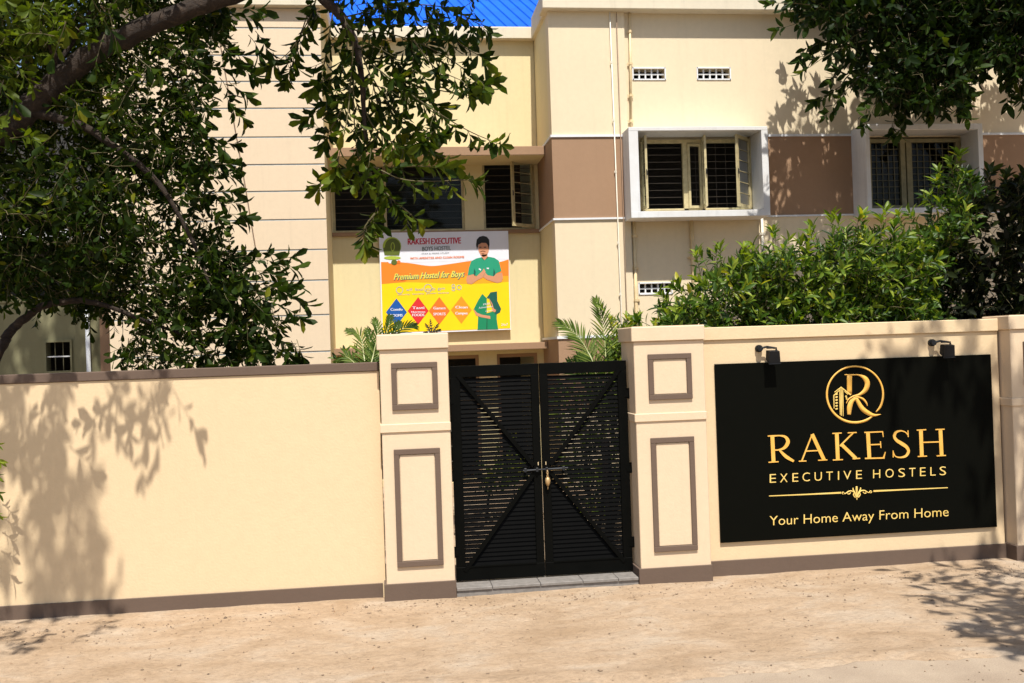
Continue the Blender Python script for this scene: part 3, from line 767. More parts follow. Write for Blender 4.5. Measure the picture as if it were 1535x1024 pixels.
def surround(x0, x1, z0, z1, hole, label):
    mb = MB(); y0 = B-0.42
    a, b, c, d = hole
    ox = 0.115
    mb.box(x0, x1, y0, PB-0.001, d, z1, 0.004); mb.box(x0, x1, y0, PB-0.001, z0, c, 0.004)
    mb.box(x0, a, y0+0.002, PB-0.001, c, d); mb.box(b, x1, y0+0.002, PB-0.001, c, d)
    return mb.build('window_surround', MAT['whitepatch'], hb, label=label)
fh = B-0.42
h1 = (atx(958, 250, fh), atx(1143, 250, fh), atz(1050, 315.5, fh), atz(1050, 195.5, fh))
surround(atx(944, 250, fh), atx(1152.5, 250, fh), atz(1050, 325, fh), atz(1050, 190, fh), h1, 'white projecting box around the open upper window')
h2 = (atx(1305, 250, fh), atx(1468, 250, fh), atz(1390, 311, fh), atz(1390, 194, fh))
surround(atx(1299, 250, fh), atx(1475, 250, fh), atz(1390, 319, fh), atz(1390, 185.5, fh), h2, 'white projecting box around the closed shaded window')
HY = PB-0.02
w1 = bpy.data.objects.new('window', None); put(w1, hb, 'upper window with open casements'); 
X = lambda px: atx(px, 260, HY)
Z0, Z1 = atz(1045, 315, HY), atz(1045, 209, HY)
f = MB()
f.box(X(960), X(1127), HY, HY+0.06, Z1-0.055, Z1, 0.003); f.box(X(960), X(1127), HY, HY+0.06, Z0, Z0+0.03, 0.003)
f.box(X(960), X(965.5), HY, HY+0.06, Z0, Z1-0.055); f.box(X(1122), X(1127), HY, HY+0.06, Z0, Z1-0.055)
f.box(X(1024), X(1031), HY, HY+0.06, Z0, Z1-0.055, 0.003); f.box(X(1051), X(1056), HY, HY+0.06, Z0, Z1-0.055, 0.003)
f.build('frame', MAT['window'], w1)
f = MB(); f.box(X(1031), X(1034.5), HY-0.02, HY+0.02, Z0+0.03, Z1-0.07); f.box(X(1048.5), X(1051), HY-0.02, HY+0.02, Z0+0.03, Z1-0.07)
f.box(X(1034.5), X(1048.5), HY-0.02, HY+0.02, Z0+0.03, Z0+0.07); f.box(X(1034.5), X(1048.5), HY-0.02, HY+0.02, Z1-0.11, Z1-0.07); f.build('sash', MAT['window'], w1)
hbars(X(965.5), X(1024), Z0, Z1, 9, HY+0.10, w1); hbars(X(1031), X(1122), Z0, Z1, 9, HY+0.10, w1)
vbars(X(1031), X(1122), Z0, Z1, 5, HY+0.11, w1, 'iron', 0.004)
def open_sash(hx, w, ang, side, z0, z1, par, nb=5):
    s, P = sash(hx, z0, z1, w, ang, side, par)
    g = MB(); g.add([P(0.05, z0+0.05), P(w-0.05, z0+0.05), P(w-0.05, z1-0.05), P(0.05, z1-0.05)], [(0, 1, 2, 3)]); g.build('pane', MAT['glass'], par)
    for i in range(nb):
        z = z0+0.05+(i+1)*(z1-z0-0.1)/(nb+1)
        MB().tube([P(0.04, z)+[0, -0.012, 0], P(w-0.04, z)+[0, -0.012, 0]], 0.006, 5).build('grille_bar', MAT['window'], par)
    h = P(w-0.025, (z0+z1)/2)
    MB().tube([h+[0, -0.02, 0.03], h+[0, -0.05, 0.0], h+[0, -0.05, -0.06]], 0.008, 6).build('handle', MAT['steel'], par)
open_sash(X(1124), 0.50, math.radians(47), -1, Z0+0.0, Z1-0.0, w1)
open_sash(X(963), 0.34, math.radians(94), 1, Z0+0.0, Z1-0.0, w1)
open_sash(X(1054), 0.34, math.radians(101), 1, Z0+0.02, Z1+0.0, w1)
w2 = bpy.data.objects.new('window', None); put(w2, hb, 'shaded window with two closed grille panels')
Z0, Z1 = atz(1370, 312, HY), atz(1370, 208, HY)
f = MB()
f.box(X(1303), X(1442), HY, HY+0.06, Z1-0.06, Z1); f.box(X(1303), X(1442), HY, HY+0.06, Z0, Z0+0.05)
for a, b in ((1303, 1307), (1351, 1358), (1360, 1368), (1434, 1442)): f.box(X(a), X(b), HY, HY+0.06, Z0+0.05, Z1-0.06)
f.build('frame', MAT['windowshaded'], w2)
for a, b, nv in ((1307, 1351, 4), (1368, 1434, 6)):
    hbars(X(a), X(b), Z0+0.05, Z1-0.06, 9, HY+0.03, w2, 'grid', 0.006); vbars(X(a), X(b), Z0+0.05, Z1-0.06, nv, HY+0.03, w2, 'grid', 0.006)
    MB().add([(X(a), HY+0.05, Z0), (X(b), HY+0.05, Z0), (X(b), HY+0.05, Z1), (X(a), HY+0.05, Z1)], [(0, 1, 2, 3)]).build('pane', MAT['glass'], w2)
# recess windows
HY = RY+0.05
w3 = bpy.data.objects.new('window', None); put(w3, hb, 'wide upper window behind the hanging branches')
f = MB(); a, b, c, d = WA
f.box(a, b, HY, HY+0.05, d-0.04, d); f.box(a, b, HY, HY+0.05, c, c+0.035); f.box(a, a+0.04, HY, HY+0.05, c+0.035, d-0.04); f.box(b-0.04, b, HY, HY+0.05, c+0.035, d-0.04)
f.box(atx(575, 300, HY), atx(579, 300, HY), HY, HY+0.05, c+0.035, d-0.04); f.build('frame', MAT['window'], w3)
hbars(a+0.04, b-0.04, c, d, 9, HY+0.08, w3)
m_ = atx(577, 300, HY)
MB().add([(m_, HY+0.03, c), (b-0.04, HY+0.03, c), (b-0.04, HY+0.03, d), (m_, HY+0.03, d)], [(0,1,2,3)]).build('pane', MAT['glass'], w3)
w4 = bpy.data.objects.new('window', None); put(w4, hb, 'narrow upper window with one casement swung open')
f = MB(); a, b, c, d = WB
f.box(a, b, HY, HY+0.05, d-0.04, d); f.box(a, b, HY, HY+0.05, c, c+0.035); f.box(a, a+0.04, HY, HY+0.05, c+0.035, d-0.04); f.box(b-0.04, b, HY, HY+0.05, c+0.035, d-0.04)
f.build('frame', MAT['window'], w4); hbars(a+0.04, b-0.04, c, d, 9, HY+0.08, w4)
HY = RY-0.02
open_sash(b-0.03, 0.50, math.radians(36), -1, c+0.02, d-0.03, w4)
HY = RY+0.05
for (a, b, c, d), lb in ((DA, 'wide dark ground floor opening with a brown frame'), (DB, 'narrow dark ground floor opening with a brown frame')):
    wd = bpy.data.objects.new('doorway', None); put(wd, hb, lb)
    f = MB(); f.box(a, b, HY, HY+0.06, d-0.06, d); f.box(a, a+0.05, HY, HY+0.06, c, d-0.06); f.box(b-0.05, b, HY, HY+0.06, c, d-0.06); f.build('frame', MAT['brown'], wd)
    hbars(a+0.05, b-0.05, c, d, 7, HY+0.08, wd)

# pierced ventilation blocks
for (x0, x1, z0, z1) in VENTS:
    v = bpy.data.objects.new('ventilator', None); put(v, hb)
    fr = MB(); y0 = PB-0.012; y1 = PB+0.06
    fr.box(x0-0.012, x1+0.012, y0, PB-0.001, z1, z1+0.02); fr.box(x0-0.012, x1+0.012, y0, PB-0.001, z0-0.02, z0)
    fr.box(x0-0.02, x0, y0, PB-0.001, z0-0.02, z1+0.02); fr.box(x1, x1+0.02, y0, PB-0.001, z0-0.02, z1+0.02); fr.build('frame', MAT['white'], v)
    g = MB(); n = 5; y0 = PB+0.03
    for i in range(1, n): g.box(x0+(x1-x0)*i/n-0.011, x0+(x1-x0)*i/n+0.011, y0, y1, z0, z1)
    g.box(x0, x1, y0+0.001, y1-0.001, (z0+z1)/2-0.009, (z0+z1)/2+0.009); g.box(x0, x1, y0+0.002, y1-0.002, z0, z0+0.012); g.build('grille', MAT['white'], v)

# pipes and wires down the block
def pipe(pts, r, mat, lab=None, clips=()):
    p = bpy.data.objects.new('pipe', None); put(p, hb, lab)
    MB().tube(pts, r, 10).build('tube', MAT[mat], p, True)
    for z in clips:
        x, y = pts[0][0]+(pts[-1][0]-pts[0][0])*(z-pts[0][2])/(pts[-1][2]-pts[0][2]), pts[0][1]
        MB().tube([(x, y, z-0.02), (x, y, z+0.02)], r*1.35, 10).box(x-r*2.2, x+r*2.2, y+r*0.3, y+r, z-0.015, z+0.015).build('bracket', MAT[mat], p)
y_ = B-0.035
pipe([at(914, 18, y_), at(932, 480, y_), [atx(932, 480, y_), y_, 0.0]], 0.009, 'pipew', 'thin white pipe down the corner pier', (6.6, 5.7, 4.9, 3.8, 3.0))
pipe([at(924, 18, y_), at(940, 480, y_), [atx(940, 480, y_), y_, 0.0]], 0.006, 'wire', 'thin brown wire down the corner pier')
y_ = PB-0.04
pipe([at(944, 20, y_), at(946, 190, y_)], 0.019, 'pipe', 'cream drain pipe above the boxed window', (7.1, 6.6, 6.1, 5.7))
pipe([at(950, 328, y_), at(954, 470, y_), [atx(954, 470, y_), y_, 0]], 0.028, 'pipe', 'cream drain pipe below the boxed window', (3.9, 3.4, 2.9))
pipe([at(946, 328, PB-0.015), [atx(948, 470, PB-0.015), PB-0.015, 0]], 0.008, 'pipew', 'thin pale conduit beside the drain pipe')
pipe([at(1036, 326, y_), at(1040, 410, y_), [atx(1041, 470, y_), y_, 0]], 0.032, 'pipe', 'cream drain pipe under the middle of the boxed window', (3.55, 3.0))
pipe([at(1142, 324, y_), [atx(1145, 470, y_), y_, 0]], 0.022, 'pipew', 'pale pipe under the right end of the boxed window', (3.9,))

# blue metal roof above the recess
rf = bpy.data.objects.new('roof', None); put(rf, hb, 'bright blue metal roof sheeting with raised seams')
ca, sa = math.cos(math.radians(20)), math.sin(math.radians(20))
def RP(u, v, w=0.0):
    """u across the ribs, v up the slope"""
    y = v*0.80; z = v*0.60
    return np.array([1.0+u*ca-y*sa+0*w, 18.4+u*sa*0.0+y*ca+0*w-0.6*w+u*0.0, 7.55+z+0.8*w])
rs = MB(); rs.add([RP(-5, 0), RP(6, 0), RP(6, 6), RP(-5, 6), RP(-5, 0, -0.03), RP(6, 0, -0.03), RP(6, 6, -0.03), RP(-5, 6, -0.03)], [(0,1,2,3),(7,6,5,4),(0,4,5,1),(1,5,6,2),(2,6,7,3),(3,7,4,0)])
rs.build('roof_sheet', MAT['blueroof'], rf)
u = -5+0.1
while u < 6:
    mb = MB(); mb.add([RP(u, 0, 0.001), RP(u+0.05, 0, 0.001), RP(u+0.035, 0, 0.028), RP(u+0.015, 0, 0.028), RP(u, 6, 0.001), RP(u+0.05, 6, 0.001), RP(u+0.035, 6, 0.028), RP(u+0.015, 6, 0.028)],
        [(0,3,2,1),(4,5,6,7),(0,1,5,4),(1,2,6,5),(2,3,7,6),(3,0,4,7)]); mb.build('roof_seam', MAT['blueroof'], rf); u += 0.235

# old annex behind the left tree
ax = thing('annex_building', (-6.5, 17, 0), 'old low building behind the left tree, coloured as in green leaf shade, with a small barred window', 'building')
AY = 17.0
zA = atz(80, 452, AY); win = (atx(70, 535, AY), atx(106, 535, AY), atz(88, 556, AY), atz(88, 513, AY))
wall_grid(MB(), -13, -4.25, 0, zA, AY, AY+0.2, [win]).build('wall', MAT['annex'], ax)
MB().box(-13, -4.25, AY+0.25, 21, 0.0, 0.05).box(-13, -4.25, 20.5, 20.7, 0, 8).build('interior', MAT['room'], ax)
MB().box(-13, -4.35, AY+0.9, AY+1.1, zA-0.2, atz(80, 362, AY+0.9)).build('wall', MAT['room'], ax, label='upper wall coloured dark for deep shade')
MB().box(-13, -4.25, AY-0.02, AY+1.1, zA, zA+0.05).build('ledge', MAT['annex'], ax)
zr = atz(80, 360, AY); MB().box(-13, -4.3, AY-0.1, AY+4, zr, zr+0.16).build('roof', MAT['white'], ax, label='pale grey roof edge seen through the leaves')
f = MB(); f.box(win[0]-0.05, win[0], AY-0.03, AY, win[2]-0.05, win[3]+0.04); f.box(win[0], win[1], AY-0.03, AY, win[3], win[3]+0.04); f.box(win[1], win[1]+0.03, AY-0.03, AY, win[2]-0.05, win[3]+0.04); f.box(win[0], win[1], AY-0.03, AY, win[2]-0.05, win[2])
w5 = f.build('window_frame', MAT['annex'], ax)
for i in range(1, 3): MB().tube([(win[0]+(win[1]-win[0])*i/3, AY+0.03, win[2]), (win[0]+(win[1]-win[0])*i/3, AY+0.03, win[3])], 0.008, 5).build('grille_bar', MAT['grid'], ax)
MB().box(win[0], win[1], AY+0.02, AY+0.04, (win[2]+win[3])/2-0.01, (win[2]+win[3])/2+0.01).build('grille_bar', MAT['white'], ax)
MB().tube([(atx(133, 500, AY-0.08), AY-0.08, 0), (atx(130, 470, AY-0.08), AY-0.08, zA+0.1)], 0.035, 10).build('drain_pipe', MAT['white'], ax, True)
MB().box(-4.62, -4.26, AY-0.15, AY-0.01, 0, zA-0.02).build('pier', MAT['brown'], ax)

# ------------------------------------------------------------------ banner
BY = RY-0.09
m5 = crop_map(550, 330, 4.4516, BY)
bn = thing('banner', (1.0, BY, 3.36), 'bright printed banner with diamonds and a person in green, hung below the upper windows', 'banner')
FL = {k: flat('banner_'+k, c) for k, c in dict(grey=(0.33, 0.41, 0.50), white=(0.72, 0.73, 0.80), orange=(0.86, 0.22, 0.02), amber=(0.86, 0.36, 0.015), yellow=(0.88, 0.60, 0.005),
    red=(0.62, 0.03, 0.03), crimson=(0.50, 0.01, 0.04), blue=(0.01, 0.09, 0.36), orange2=(0.78, 0.17, 0.02), orange3=(0.84, 0.28, 0.015), green=(0.01, 0.22, 0.10), dkgreen=(0.012, 0.10, 0.075),
    olive=(0.10, 0.13, 0.02), lime=(0.36, 0.46, 0.05), skin=(0.58, 0.27, 0.15), skindark=(0.22, 0.08, 0.04), black=(0.012, 0.012, 0.012), teal=(0.02, 0.30, 0.17), greytext=(0.14, 0.17, 0.17), lettery=(0.75, 0.70, 0.10)).items()}
def sheet(name, col, pts, lv, label=None):
    mb = MB(); y = BY-0.0012*lv
    P = [m5(*p) for p in pts]; k = len(P)
    mb.add([(p[0], y, p[1]) for p in P], [tuple(range(k))[::-1]]); return mb
def bpart(name, items, label=None):
    """items: (colour, points, layer) joined to one printed part"""
    cols = []; mb = MB()
    for c, pts, lv in items:
        if c not in cols: cols.append(c)
        mb.mi = cols.index(c); P = [m5(*p) for p in pts]; y = BY-0.0012*lv
        mb.add([(p[0], y, p[1]) for p in P], [tuple(range(len(P)))])
    return mb.build(name, [FL[c] for c in cols], bn, label=label)
# backing board
c0, c1, c2, c3 = m5(80, 85), m5(942, 72), m5(962, 730), m5(100, 765)
mb = MB(); mb.add([(c0[0], BY, c0[1]), (c1[0], BY, c1[1]), (c2[0], BY, c2[1]), (c3[0], BY, c3[1]), (c0[0], BY+0.03, c0[1]), (c1[0], BY+0.03, c1[1]), (c2[0], BY+0.03, c2[1]), (c3[0], BY+0.03, c3[1])],
    [(0,3,2,1),(4,5,6,7),(0,1,5,4),(1,2,6,5),(2,3,7,6),(3,0,4,7)]); mb.build('board', FL['white'], bn)
wave1 = catmull([(94,280),(200,280),(290,288),(380,302),(450,306),(560,292),(700,272),(820,272),(880,280),(946,262)], 4).tolist()
wave2 = catmull([(98,428),(250,416),(400,418),(560,425),(760,424),(948,412)], 4).tolist()
bpart('printed_background', [('white', [(86,92),(938,78),(942,262),(90,290)], 1),
    ('orange', wave1+wave2[::-1], 2), ('yellow', wave2+[(957,722),(106,752)], 3),
    ('amber', [(300,372),(520,350),(720,380),(946,372),(948,412),(760,424),(560,425),(400,418),(250,416)], 2.6)])
def dia(cx, cy, w, h): return [(cx-w, cy), (cx, cy+h), (cx+w, cy), (cx, cy-h)]
for (cx, cy, col, nm, lines) in ((197, 615, 'blue', 'blue', ('Comfo', 'ROOMS')), (342, 606, 'red', 'red', ('Tasti', 'Nutritious', 'FOODS')), (483, 606, 'orange2', 'dark orange', ('Games', 'SPORTS')), (630, 600, 'orange3', 'orange', ('Clean', 'Campus'))):
    d = bpart('printed_diamond', [(col, dia(cx, cy, 70, 92), 4)], label=nm+' printed diamond')
    mb = MB(); n_ = len(lines)
    for i, s in enumerate(lines):
        yy = cy-10+i*40 if n_ == 2 else cy-12+i*24
        w_ = 40 if n_ == 2 or i != 1 else 46; text(mb, m5, s, cx-w_, yy, cx+w_, yy-1, 17 if n_ == 2 or i != 1 else 10, BY-0.0012*5, 0.001, bold=0.004)
    mb.build('lettering', FL['white'], bn)
mb = MB(); text(mb, m5, 'RAKESH', 272, 164, 415, 160, 40, BY-0.006, 0.001, bold=0.008); text(mb, m5, 'EXECUTIVE', 428, 162, 625, 156, 40, BY-0.006, 0.001, bold=0.008); mb.build('lettering', FL['crimson'], bn, label='red printed heading')
mb = MB(); text(mb, m5, 'BOYS HOSTEL', 368, 205, 558, 198, 26, BY-0.006, 0.001, bold=0.005); text(mb, m5, 'STAY & MORE STUDY', 365, 229, 550, 223, 9, BY-0.006, 0.001); mb.build('lettering', FL['greytext'], bn, label='dark printed subheading')
mb = MB(); text(mb, m5, 'WITH AMENITIES AND CLEAN ROOMS', 288, 262, 648, 252, 13, BY-0.006, 0.001, bold=0.003); mb.build('lettering', FL['orange2'], bn, label='small orange printed line')
mb = MB(); text(mb, m5, 'Premium Hostel for Boys', 180, 402, 650, 380, 42, BY-0.0062, 0.001, 0.35, bold=0.012); mb.build('lettering', FL['greytext'], bn, label='dark outline of the slanted slogan')
mb = MB(); text(mb, m5, 'Premium Hostel for Boys', 178, 400, 647, 378, 42, BY-0.0085, 0.001, 0.35, bold=0.004); mb.build('lettering', FL['lettery'], bn, label='yellow slanted slogan')
mb = MB(); 
text(mb, m5, 'wifi  food  study  gym', 262, 474, 520, 464, 18, BY-0.006, 0.001); text(mb, m5, 'security  laundry  power backup', 205, 502, 548, 488, 9, BY-0.006, 0.001)
mc = lambda x, y: m5(x, y)
for (cx, cy, r) in ((218, 468, 22), (408, 455, 26), (577, 440, 10), (577, 462, 10), (615, 450, 15)):
    ribbon(mb, mc, [(cx+r*math.cos(a), cy+r*math.sin(a)) for a in np.linspace(0, 6.28, 14)[:-1]], 4, BY-0.006, 0.001, 0, True)
mb.build('lettering', FL['grey'], bn, label='faint row of printed symbols and words')
# figure printed on the banner
bpart('printed_person', [
    ('skin', [(742,172),(744,205),(760,236),(778,246),(798,238),(812,212),(816,175),(800,150),(760,150)], 4),
    ('skin', [(765,232),(766,256),(784,268),(806,252),(804,228)], 4),
    ('black', [(735,200),(728,165),(733,130),(750,112),(775,105),(800,112),(816,132),(818,165),(812,195),(806,168),(795,153),(765,152),(744,165)], 5),
    ('black', [(750,178),(764,178),(764,184),(750,184)], 5), ('black', [(780,178),(796,178),(796,184),(780,184)], 5),
    ('skindark', [(756,208),(772,203),(792,208),(790,214),(772,210),(758,214)], 5), ('skindark', [(762,221),(786,221),(778,228),(768,228)], 5),
    ('teal', [(766,248),(785,268),(806,244),(850,252),(880,272),(898,340),(862,356),(855,378),(735,382),(716,360),(672,370),(680,320),(695,275),(730,256)], 4),
    ('dkgreen', [(714,320),(726,345),(722,378),(712,360)], 5), ('dkgreen', [(846,320),(856,350),(852,376),(842,372)], 5),
    ('skin', [(668,372),(708,362),(726,380),(770,340),(780,322),(792,345),(770,385),(735,402),(700,428),(670,424),(662,398)], 6),
    ('skin', [(862,358),(902,350),(908,388),(898,412),(870,420),(800,398),(775,380),(790,350),(806,368),(846,376)], 6),
    ('white', [(748,320),(762,328),(760,338),(746,330)], 6), ('white', [(798,318),(815,318),(812,328),(800,326)], 6),
    ('green', [(710,600),(742,535),(770,492),(800,522),(800,620),(745,650)], 4), ('green', [(742,640),(868,600),(866,660),(876,728),(738,732)], 4.5),
    ('dkgreen', [(798,520),(825,482),(868,476),(870,540),(895,592),(888,616),(860,632),(838,600),(815,525)], 5),
    ('skin', [(812,515),(838,560),(846,590),(862,600),(855,616),(832,606),(838,580)], 6),
    ('skin', [(708,588),(735,618),(770,632),(822,640),(824,660),(800,655),(760,648),(728,636)], 6),
    ('black', [(800,660),(803,660),(802,728),(798,728)], 6)], label='person in a green shirt with joined hands, printed on the banner')
mb = MB(); text(mb, m5, 'FREE', 776, 570, 822, 562, 12, BY-0.0066, 0.001); text(mb, m5, 'Admissions', 746, 592, 838, 580, 12, BY-0.0066, 0.001); text(mb, m5, 'open', 790, 612, 838, 606, 9, BY-0.0066, 0.001); text(mb, m5, '24x7', 896, 706, 940, 704, 16, BY-0.0066, 0.001)
mb.build('lettering', FL['white'], bn)
el = lambda cx, cy, a, b, n=20: [(cx+a*math.cos(t), cy+b*math.sin(t)) for t in np.linspace(6.283, 0, n)[:-1]]
bpart('printed_logo', [('lime', el(167, 175, 62, 62), 4), ('olive', el(172, 178, 52, 56), 5), ('olive', [(108,190),(118,235),(215,236),(222,205),(200,165),(140,165)], 4.5),
    ('lime', el(170, 252, 56, 12), 5), ('olive', el(182, 282, 20, 18), 6), ('white', el(155, 280, 12, 10), 5), ('orange2', el(212, 280, 12, 12), 5), ('lime', el(172,178,14,30), 6), ('olive', el(172,178,9,24), 7)], label='round green printed logo')

# ------------------------------------------------------------------ foliage
LT = np.array([0, 0.22, 0.5, 0.78, 1.0])
def leaf_template(width=0.36, fold=0.3, bend=0.18, prof=(0.0, 0.62, 1.0, 0.8, 0.0)):
    V = []; Fq = []
    rows = []
    for t, w in zip(LT, prof):
        z = -bend*t*t; ww = width*0.5*w
        if w == 0: rows.append([len(V)]); V.append((t, 0, z))
        else:
            rows.append([len(V), len(V)+1, len(V)+2]); V += [(t, ww, z+fold*ww), (t, 0, z), (t, -ww, z+fold*ww)]
    T = []
    for a, b in zip(rows[:-1], rows[1:]):
        if len(a) == 1: T += [(a[0], b[1], b[0]), (a[0], b[2], b[1])]
        elif len(b) == 1: T += [(a[0], a[1], b[0]), (a[1], a[2], b[0])]
        else: T += [(a[0], a[1], b[1]), (a[0], b[1], b[0]), (a[1], a[2], b[2]), (a[1], b[2], b[1])]
    return np.array(V, float), np.array(T, int)
OBO = leaf_template(0.38, 0.35, 0.16, (0.0, 0.45, 0.9, 1.0, 0.0))
LAN = leaf_template(0.30, 0.45, 0.22, (0.0, 0.75, 1.0, 0.7, 0.0))
OVA = leaf_template(0.42, 0.3, 0.12, (0.0, 0.85, 1.0, 0.65, 0.0))

class Foliage:
    def __init__(s, seed): s.P = []; s.D = []; s.N = []; s.L = []; s.T = []; s.tw = MB(); s.r = np.random.default_rng(seed)
    def shoot(s, base, d, length, nleaf, ll, droop=0.25, tint=0.4, spread=0.9, tipw=0.5, tintv=0.18, twig=0.004):
        r = s.r; d = np.array(d, float); d /= np.linalg.norm(d); p = np.array(base, float); pts = [p.copy()]; dirs = [d.copy()]
        k = 4
        for i in range(k):
            d = d+np.array([0, 0, -droop/k])+r.normal(0, 0.10, 3); d /= np.linalg.norm(d); p = p+d*length/k; pts.append(p.copy()); dirs.append(d.copy())
        s.tw.tube(pts, np.linspace(twig, twig*0.45, k+1), 4, False)
        pts = np.array(pts); a0 = r.uniform(0, 6.28)
        for i in range(nleaf):
            u = 1-(1-i/max(nleaf-1, 1))**(1/(1-tipw*0.6)) if tipw else i/max(nleaf-1, 1)
            u = 0.15+0.85*u; q = u*k; j = min(int(q), k-1); f = q-j
            pp = pts[j]*(1-f)+pts[j+1]*f; t = dirs[j+1]
            ref = np.array([0, 0, 1.0]) if abs(t[2]) < 0.9 else np.array([1.0, 0, 0])
            n1 = np.cross(t, ref); n1 /= np.linalg.norm(n1); n2 = np.cross(n1, t)
            a = a0+i*2.4+r.normal(0, 0.25); side = math.cos(a)*n1+math.sin(a)*n2
            sp = spread*(1.15-0.55*u)+r.normal(0, 0.12)
            ld = t*math.cos(sp)+side*math.sin(sp); ld += np.array([0, 0, -0.25*droop]); ld /= np.linalg.norm(ld)
            nn = t*math.sin(sp)-side*math.cos(sp); nn = nn+r.normal(0, 0.35, 3)+np.array([0, 0, 0.25])
            nn -= ld*(nn@ld); nn /= np.linalg.norm(nn)+1e-9
            s.P.append(pp); s.D.append(ld); s.N.append(nn); s.L.append(ll*r.uniform(0.65, 1.15)*(0.8+0.3*u)); s.T.append(1.0 if r.random() < 0.012 else min(0.93, max(0, tint+r.normal(0, tintv)+0.12*(u-0.5))))
    def finish(s, parent, mat, tpl, twigmat, name='leaf', nobj=300):
        P, D, N, L, T = map(np.array, (s.P, s.D, s.N, s.L, s.T)); V, Fc = tpl
        q = P-np.array([0, 0, EYE]); w = q@CF; px = 767.5+F*(q@CR)/w; py = 512-F*(q@CU)/w
        vis = (w > 0.5) & (px > 5) & (px < 1530) & (py > 5) & (py < 1019)
        score = np.where(vis, L/np.maximum(w, 0.5), -1); order = np.argsort(-score)
        near = np.array([i for i in order[:nobj] if score[i] > 0], int)
        rest = np.setdiff1d(np.arange(len(P)), near)
        S = np.cross(N, D)
        def mats(idx): return np.stack([D[idx], S[idx], N[idx]], 1)*L[idx][:, None, None]   # rows are axes
        if len(rest):
            R = mats(rest); co = np.einsum('vk,nkj->nvj', V, R)+P[rest][:, None, :]
            fc = Fc[None]+(np.arange(len(rest))*len(V))[:, None, None]
            o = np_mesh('leaves', co.reshape(-1, 3), fc.reshape(-1, 3), mat, np.repeat(T[rest], len(V)))
            put(o, parent, kind='stuff'); settle(o, parent)
        if len(near):
            vers = []
            for t in np.linspace(0.05, 1.0, 10):
                oo = np_mesh(name, V, Fc, mat, np.full(len(V), t)); vers.append(oo.data); bpy.data.objects.remove(oo)
            R = mats(near); base = world_loc(parent)
            for i, ri in zip(near, R):
                o = bpy.data.objects.new(name, vers[min(9, int(T[i]*10))]); COL.objects.link(o); o.parent = parent
                m = Matrix(((ri[0][0], ri[1][0], ri[2][0], P[i][0]-base[0]), (ri[0][1], ri[1][1], ri[2][1], P[i][1]-base[1]), (ri[0][2], ri[1][2], ri[2][2], P[i][2]-base[2]), (0, 0, 0, 1)))
                o.matrix_local = m
        s.tw.build('twigs', twigmat, parent, kind='stuff')

def in_poly(x, y, poly_):
    c = False; n = len(poly_); j = n-1
    for i in range(n):
        xi, yi = poly_[i]; xj, yj = poly_[j]
        if (yi > y) != (yj > y) and x < (xj-xi)*(y-yi)/(yj-yi)+xi: c = not c
        j = i
    return c
def sample_poly(r, poly_):
    xs_ = [p[0] for p in poly_]; ys_ = [p[1] for p in poly_]
    while True:
        x = r.uniform(min(xs_), max(xs_)); y = r.uniform(min(ys_), max(ys_))
        if in_poly(x, y, poly_): return x, y
def limb(parent, pts, r0, r1, mat='bark', name='branch', n=10, wob=0.16, label=None):
    P = catmull(pts, 6); rad = np.linspace(r0, r1, len(P))
    P = P+rng.normal(0, 0.1, P.shape)*rad[:, None]
    return MB().tube(P, rad, n, True, wob).build(name, MAT[mat], parent, True, label=label)

# ---- left tree: trunk out of view at the left, crown over the wall
lt = thing('shade_tree', (-5.4, 10.4, 0), 'big leafy tree at the left whose thick limb arches over the plain wall', 'tree')
limb(lt, [(-5.45, 10.5, -0.2), (-5.35, 10.4, 1.2), (-5.1, 10.3, 2.6), (-4.75, 10.2, 3.6)], 0.30, 0.20, name='trunk', n=14)
A = lambda x, y, Y: at(x, y, Y)
main = [(-4.85, 10.25, 3.3), A(-40, 235, 10.1), A(10, 192, 10.05), A(60, 148, 10.0), A(98, 112, 10.0), A(164, 66, 9.95), A(230, 36, 9.9), A(306, 8, 9.9), A(390, -18, 9.9), A(455, -25, 9.95)]
limb(lt, main, 0.145, 0.07, n=12, label='thick arching limb across the upper left')
hang = [A(400, -20, 9.9), A(455, -22, 9.95), A(500, 12, 10.0), A(527, 50, 10.0), A(540, 100, 10.05), A(545, 160, 10.1), A(548, 210, 10.1)]
limb(lt, hang, 0.062, 0.016, label='limb bending down in front of the recessed wall')
limb(lt, [A(50, 170, 10.0), A(90, 178, 10.0), A(130, 192, 9.95), A(175, 222, 9.9), A(225, 262, 9.9), A(255, 300, 9.9), A(290, 365, 9.95), A(315, 430, 10.0)], 0.048, 0.014)
limb(lt, [(-5.2, 10.4, 1.9), A(-60, 600, 10.3), A(0, 524, 10.2), A(13, 500, 10.2), A(40, 474, 10.2), A(66, 459, 10.2), A(100, 452, 10.2), A(132, 452, 10.2), A(170, 462, 10.2), A(215, 480, 10.2), A(270, 500, 10.3)], 0.058, 0.014)
limb(lt, [A(83, 125, 10), A(88, 95, 10.05), A(105, 70, 10.1), A(118, 45, 10.1), A(140, 10, 10.1)], 0.04, 0.015)
limb(lt, [A(83, 110, 10), A(80, 80, 9.9), A(66, 55, 9.8), A(50, 25, 9.7)], 0.035, 0.015)
limb(lt, [A(52, 140, 10), A(46, 110, 9.9), A(30, 80, 9.8)], 0.03, 0.012)
